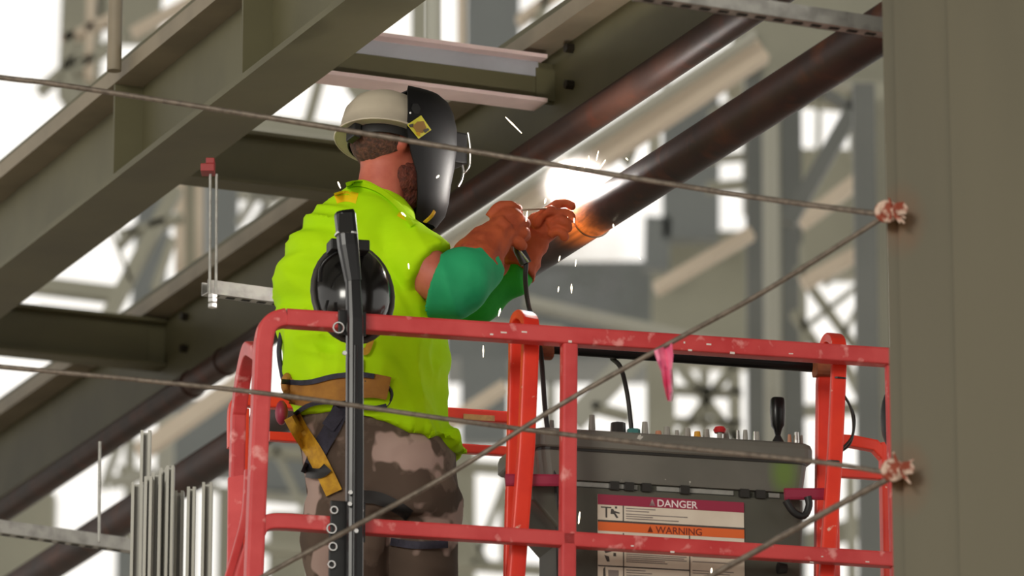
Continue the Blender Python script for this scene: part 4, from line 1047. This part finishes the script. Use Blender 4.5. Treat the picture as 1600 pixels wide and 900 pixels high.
strap('belt_edge', [(440, 596), (480, 598), (520, 588), (560, 585), (585, 588)], 8, M['strap_d'], hs, .021, th=.004)
strap('belt_edge', [(460, 648), (480, 634), (510, 628), (550, 634), (580, 638), (604, 634)], 7, M['strap_d'], hs, .018, th=.004)
obj('side_ring', sweep(B(), smoothpts([P(570, 596, -.2), P(600, 600, -.2), P(612, 614, -.19), P(608, 632, -.19), P(598, 638, -.19)], 5), .0045, n=8), M['blackm'], hs, smooth=True)
strap('leg_strap', [(456, 650), (470, 676), (490, 706), (506, 736), (522, 770)], 27, M['strap_y'], hs, .010, th=.004)
strap('hip_strap', [(548, 590), (536, 630), (518, 670), (500, 700), (482, 742)], 26, M['strap_d'], hs, .006, th=.004)
strap('tag', [(532, 640), (512, 668)], 22, M['strap_d'], hs, .013, th=.003)
strap('buckle_band', [(478, 738), (500, 740), (512, 730)], 16, M['blackm'], hs, .018, th=.004)
strap('back_strap', [(566, 545), (572, 552), (580, 530)], 10, M['strap_y'], hs, .010, th=.004)
strap('back_strap', [(556, 560), (556, 600)], 22, M['strap_d'], hs, .012, th=.004)
obj('side_lanyard', sweep(B(), smoothpts([P(440, 520, -.04), P(436, 550, -.03), P(441, 585, -.03), P(446, 604, -.06)], 5), .007, n=8), M['strap_d'], hs, smooth=True)
obj('hip_pouch', (lambda b: (ball(b, P(449, 600, -.06), X, Yv, Z, .018, .04, .03, 12, 8), b)[1])(B()), M['strap_t'], hs, smooth=True)
obj('hip_reel', (lambda b: (ball(b, P(440, 645, .02), X, Yv, Z, .018, .03, .034, 12, 8), b)[1])(B()), M['maroon'], hs, smooth=True)
strap('thigh_band', [(560, 776), (590, 778), (620, 792), (640, 806)], 20, M['blackm'], hs, .008, th=.004)
strap('knee_band', [(610, 846), (650, 852), (700, 850)], 12, M['strap_d'], hs, .008, th=.004)

# --- sticker on the mask
def dec(name, pts, m, off, parent, t=TM):
    bm = B()
    f = []
    for x, y in pts:
        q = surf(x, y, t, YM - .08); f.append(bm.verts.new(q - (q - CAM).normalized() * off))
    b_ = [bm.verts.new(v.co + (v.co - CAM).normalized() * .003) for v in f]
    n = len(f); bm.faces.new(f); bm.faces.new(b_[::-1])
    for i in range(n): bm.faces.new((f[i], b_[i], b_[(i + 1) % n], f[(i + 1) % n]))
    return obj(name, bm, m, parent)
def grid_dec(name, c4, m, off, n=5):
    bm = B(); g = []
    for i in range(n + 1):
        row = []
        for k in range(n + 1):
            a, b = i / n, k / n
            x = (c4[0][0] * (1 - a) + c4[1][0] * a) * (1 - b) + (c4[3][0] * (1 - a) + c4[2][0] * a) * b
            y = (c4[0][1] * (1 - a) + c4[1][1] * a) * (1 - b) + (c4[3][1] * (1 - a) + c4[2][1] * a) * b
            q = surf(x, y, TM, YM - .08); row.append(bm.verts.new(q - (q - CAM).normalized() * off))
        g.append(row)
    for a, b in zip(g, g[1:]):
        for k in range(n): bm.faces.new((a[k], a[k + 1], b[k + 1], b[k]))
    bmesh.ops.recalc_face_normals(bm, faces=bm.faces)
    return obj(name, bm, m, mk)
st_ = grid_dec('sticker', ((658, 180), (674, 203), (654, 217), (636, 195)), M['sticker'], .003)
st_['label'] = 'yellow diamond sticker'
dec('sticker_print', ((652, 190), (662, 189), (666, 199), (660, 208), (650, 206), (645, 197)), M['blot'], .006, mk)
dec('sticker_print', ((638, 195), (646, 193), (645, 198), (641, 199)), M['ink'], .0068, mk)
dec('sticker_print', ((661, 203), (669, 200), (671, 203), (664, 208)), M['ink'], .0068, mk)
dec('sticker_print', ((650, 206), (657, 207), (656, 213), (651, 210)), M['strap_y'], .0070, mk)
for (x, y) in ((633, 179), (641, 177), (633, 198)):
    q = surf(x, y, TM, YM - .08); obj('rivet', hexbolt(B(), q, -Yv, .003, .004), M['steel'], mk)

# ---------------------------------------------------------------- welding tools
eh = thing('electrode_holder', P(812, 400, .0), 'dark electrode holder gripped in the near glove with its thin rod', 'electrode holder')
obj('handle', sweep(B(), [P(822, 412, .02), P(812, 392, .015), P(806, 360, .01), P(804, 332, .0)], [.016, .017, .014, .010], n=12), M['blackm'], eh, smooth=True)
obj('shiny_edge', sweep(B(), [P(810, 388, -.003), P(826, 409, .004)], .003, n=6), M['steel'], eh, smooth=True)
obj('electrode', sweep(B(), [P(804, 329, .0), P(850, 326, .08), P(880, 323, .14), P(898, 319, .20)], .0028, n=8), M['bead'], eh, smooth=True)
wl = smoothpts([P(822, 412, .02), P(821, 440, .0), P(826, 478, -.08), P(838, 515, -.3), P(846, 560, -.42), P(852, 640, -.43), P(860, 700, -.43), P(868, 760, -.43), P(872, 830, -.42), P(874, 920, -.4)], 6)
tag(obj('welding_cable', sweep(B(), wl, .0068, n=8), M['rubber'], smooth=True), 'black welding cable hanging from the electrode holder past the console', 'cable')

# ---------------------------------------------------------------- the arc, its light and its fume
AR = P(905, 306, .215)
arc = tag(obj('welding_arc', (lambda b: (ball(b, AR, X, Yv, Z, .022, .018, .020, 12, 8), b)[1])(B()), M['arc'], smooth=True), 'dazzling white welding arc at the pipe joint', 'arc')
pl = bpy.data.lights.new('arc_light', 'POINT'); pl.energy = 13; pl.color = (1.0, .93, .86); pl.shadow_soft_size = .02
po = bpy.data.objects.new('arc_light', pl); COL.objects.link(po); po.location = AR + Vector((-.03, -.02, .045))

def fume(name, c, rx, ry, rz, dens, col, label, nscale, sharp, aniso=0.0):
    m = bpy.data.materials.new(name); m.use_nodes = True
    nt = m.node_tree; N = nt.nodes; L = nt.links; N.clear()
    tc = N.new('ShaderNodeTexCoord')
    mp = N.new('ShaderNodeMapping'); mp.inputs['Location'].default_value = (0, 0, -rz); mp.vector_type = 'POINT'
    sc = N.new('ShaderNodeVectorMath'); sc.operation = 'DIVIDE'; sc.inputs[1].default_value = (rx, ry, rz)
    ln = N.new('ShaderNodeVectorMath'); ln.operation = 'LENGTH'
    L.new(tc.outputs['Object'], mp.inputs[0]); L.new(mp.outputs[0], sc.inputs[0]); L.new(sc.outputs[0], ln.inputs[0])
    fa = N.new('ShaderNodeMapRange'); fa.inputs[1].default_value = 1.0; fa.inputs[2].default_value = 0.0; fa.interpolation_type = 'SMOOTHSTEP'
    L.new(ln.outputs['Value'], fa.inputs[0])
    pw = N.new('ShaderNodeMath'); pw.operation = 'POWER'; pw.inputs[1].default_value = sharp; L.new(fa.outputs[0], pw.inputs[0])
    nz = N.new('ShaderNodeTexNoise'); nz.inputs['Scale'].default_value = nscale; nz.inputs['Detail'].default_value = 3
    L.new(tc.outputs['Object'], nz.inputs['Vector'])
    nr = N.new('ShaderNodeMapRange'); nr.inputs[1].default_value = .35; nr.inputs[2].default_value = .7; L.new(nz.outputs['Fac'], nr.inputs[0])
    mu = N.new('ShaderNodeMath'); mu.operation = 'MULTIPLY'; L.new(pw.outputs[0], mu.inputs[0]); L.new(nr.outputs[0], mu.inputs[1])
    m2 = N.new('ShaderNodeMath'); m2.operation = 'MULTIPLY'; m2.inputs[1].default_value = dens; L.new(mu.outputs[0], m2.inputs[0])
    vs = N.new('ShaderNodeVolumeScatter'); vs.inputs['Color'].default_value = col; vs.inputs['Anisotropy'].default_value = aniso
    L.new(m2.outputs[0], vs.inputs['Density'])
    o = N.new('ShaderNodeOutputMaterial'); L.new(vs.outputs[0], o.inputs['Volume'])
    bm = B(); ball(bm, c, X, Yv, Z, rx, ry, rz, 20, 12)
    return tag(obj(name, bm, m), label, 'smoke', kind='stuff')
fume('weld_fume', P(915, 425, .62), .22, .16, .22, 7.0, (.80, .88, 1.0, 1), 'thin bluish weld smoke drifting below the arc', 7, 1.0)
fume('arc_glow_fume', P(903, 292, .18), .15, .12, .13, 22.0, (1, .97, .94, 1), 'dense fume added around the welding arc for its glow', 12, 2.0)  # scattering volume added to give the arc its glow

# ---------------------------------------------------------------- sparks
sp = [(790, 183, 815, 208, 0.3, 1.6), (528, 284, 532, 294, -.25, 2), (920, 258, 920, 244, .1, 1.6), (938, 262, 946, 250, .1, 1.6), (914, 268, 913, 258, .1, 1.4), (978, 247, 981, 250, .15, 1.8), (893, 444, 893, 458, .1, 2), (900, 406, 899, 416, .1, 1.3), (875, 400, 873, 408, .1, 1.4), (994, 396, 1001, 405, .15, 2), (958, 350, 959, 357, .1, 2), (853, 310, 851, 318, .1, 2), (824, 330, 822, 346, -.05, 2), (755, 540, 755, 558, -.1, 1.6), (906, 800, 904, 818, -.5, 1.6), (782, 482, 779, 494, -.1, 2.2), (638, 412, 639, 420, -.27, 1.6), (887, 339, 886, 346, .1, 1.8), (897, 341, 897, 348, .1, 1.5), (903, 262, 899, 254, .1, 1.4), (932, 250, 935, 236, .1, 1.3), (873, 448, 872, 456, .1, 1.3), (1112, 888, 1111, 900, -.6, 2), (686, 274, 682, 278, -.08, 2.2), (627, 332, 634, 338, -.2, 2.4)]  # the streak at the mask is an orange reflection built as a glow
where = ['flying high above the glove by the cross beam', 'at the back of the jersey collar', 'shooting straight up from the arc', 'shooting up to the right of the arc', 'just above the arc centre', 'far to the upper right of the arc', 'falling below the pipe in the smoke', 'just below the pipe in the smoke', 'leaving the pipe underside left of the smoke', 'falling right of the bright glow', 'on the lower edge of the pipe', 'above the far glove', 'falling between the two gloves', 'falling below the rail right of the jersey', 'falling before the console left of the label', 'falling just under the green sleeve', 'on the jersey sleeve', 'under the fingers of the far glove', 'at the fingertips of the far glove', 'leaning left above the arc', 'tallest streak above the arc', 'falling left in the smoke', 'falling at the lower part of the label', 'standing in for a reflection on the front of the mask', 'glinting on the jersey shoulder']
for (x0, y0, x1, y1, dy, wp), wh in zip(sp, where):
    a, b = P(x0, y0, dy), P(x1, y1, dy)
    tag(obj('spark', sweep(B(), [a, a.lerp(b, .4), b], [.0009, wp * 1.25 / 1142, .0009], n=6), M['spark'], smooth=True), 'glowing weld spark ' + wh, 'spark', 'weld sparks')
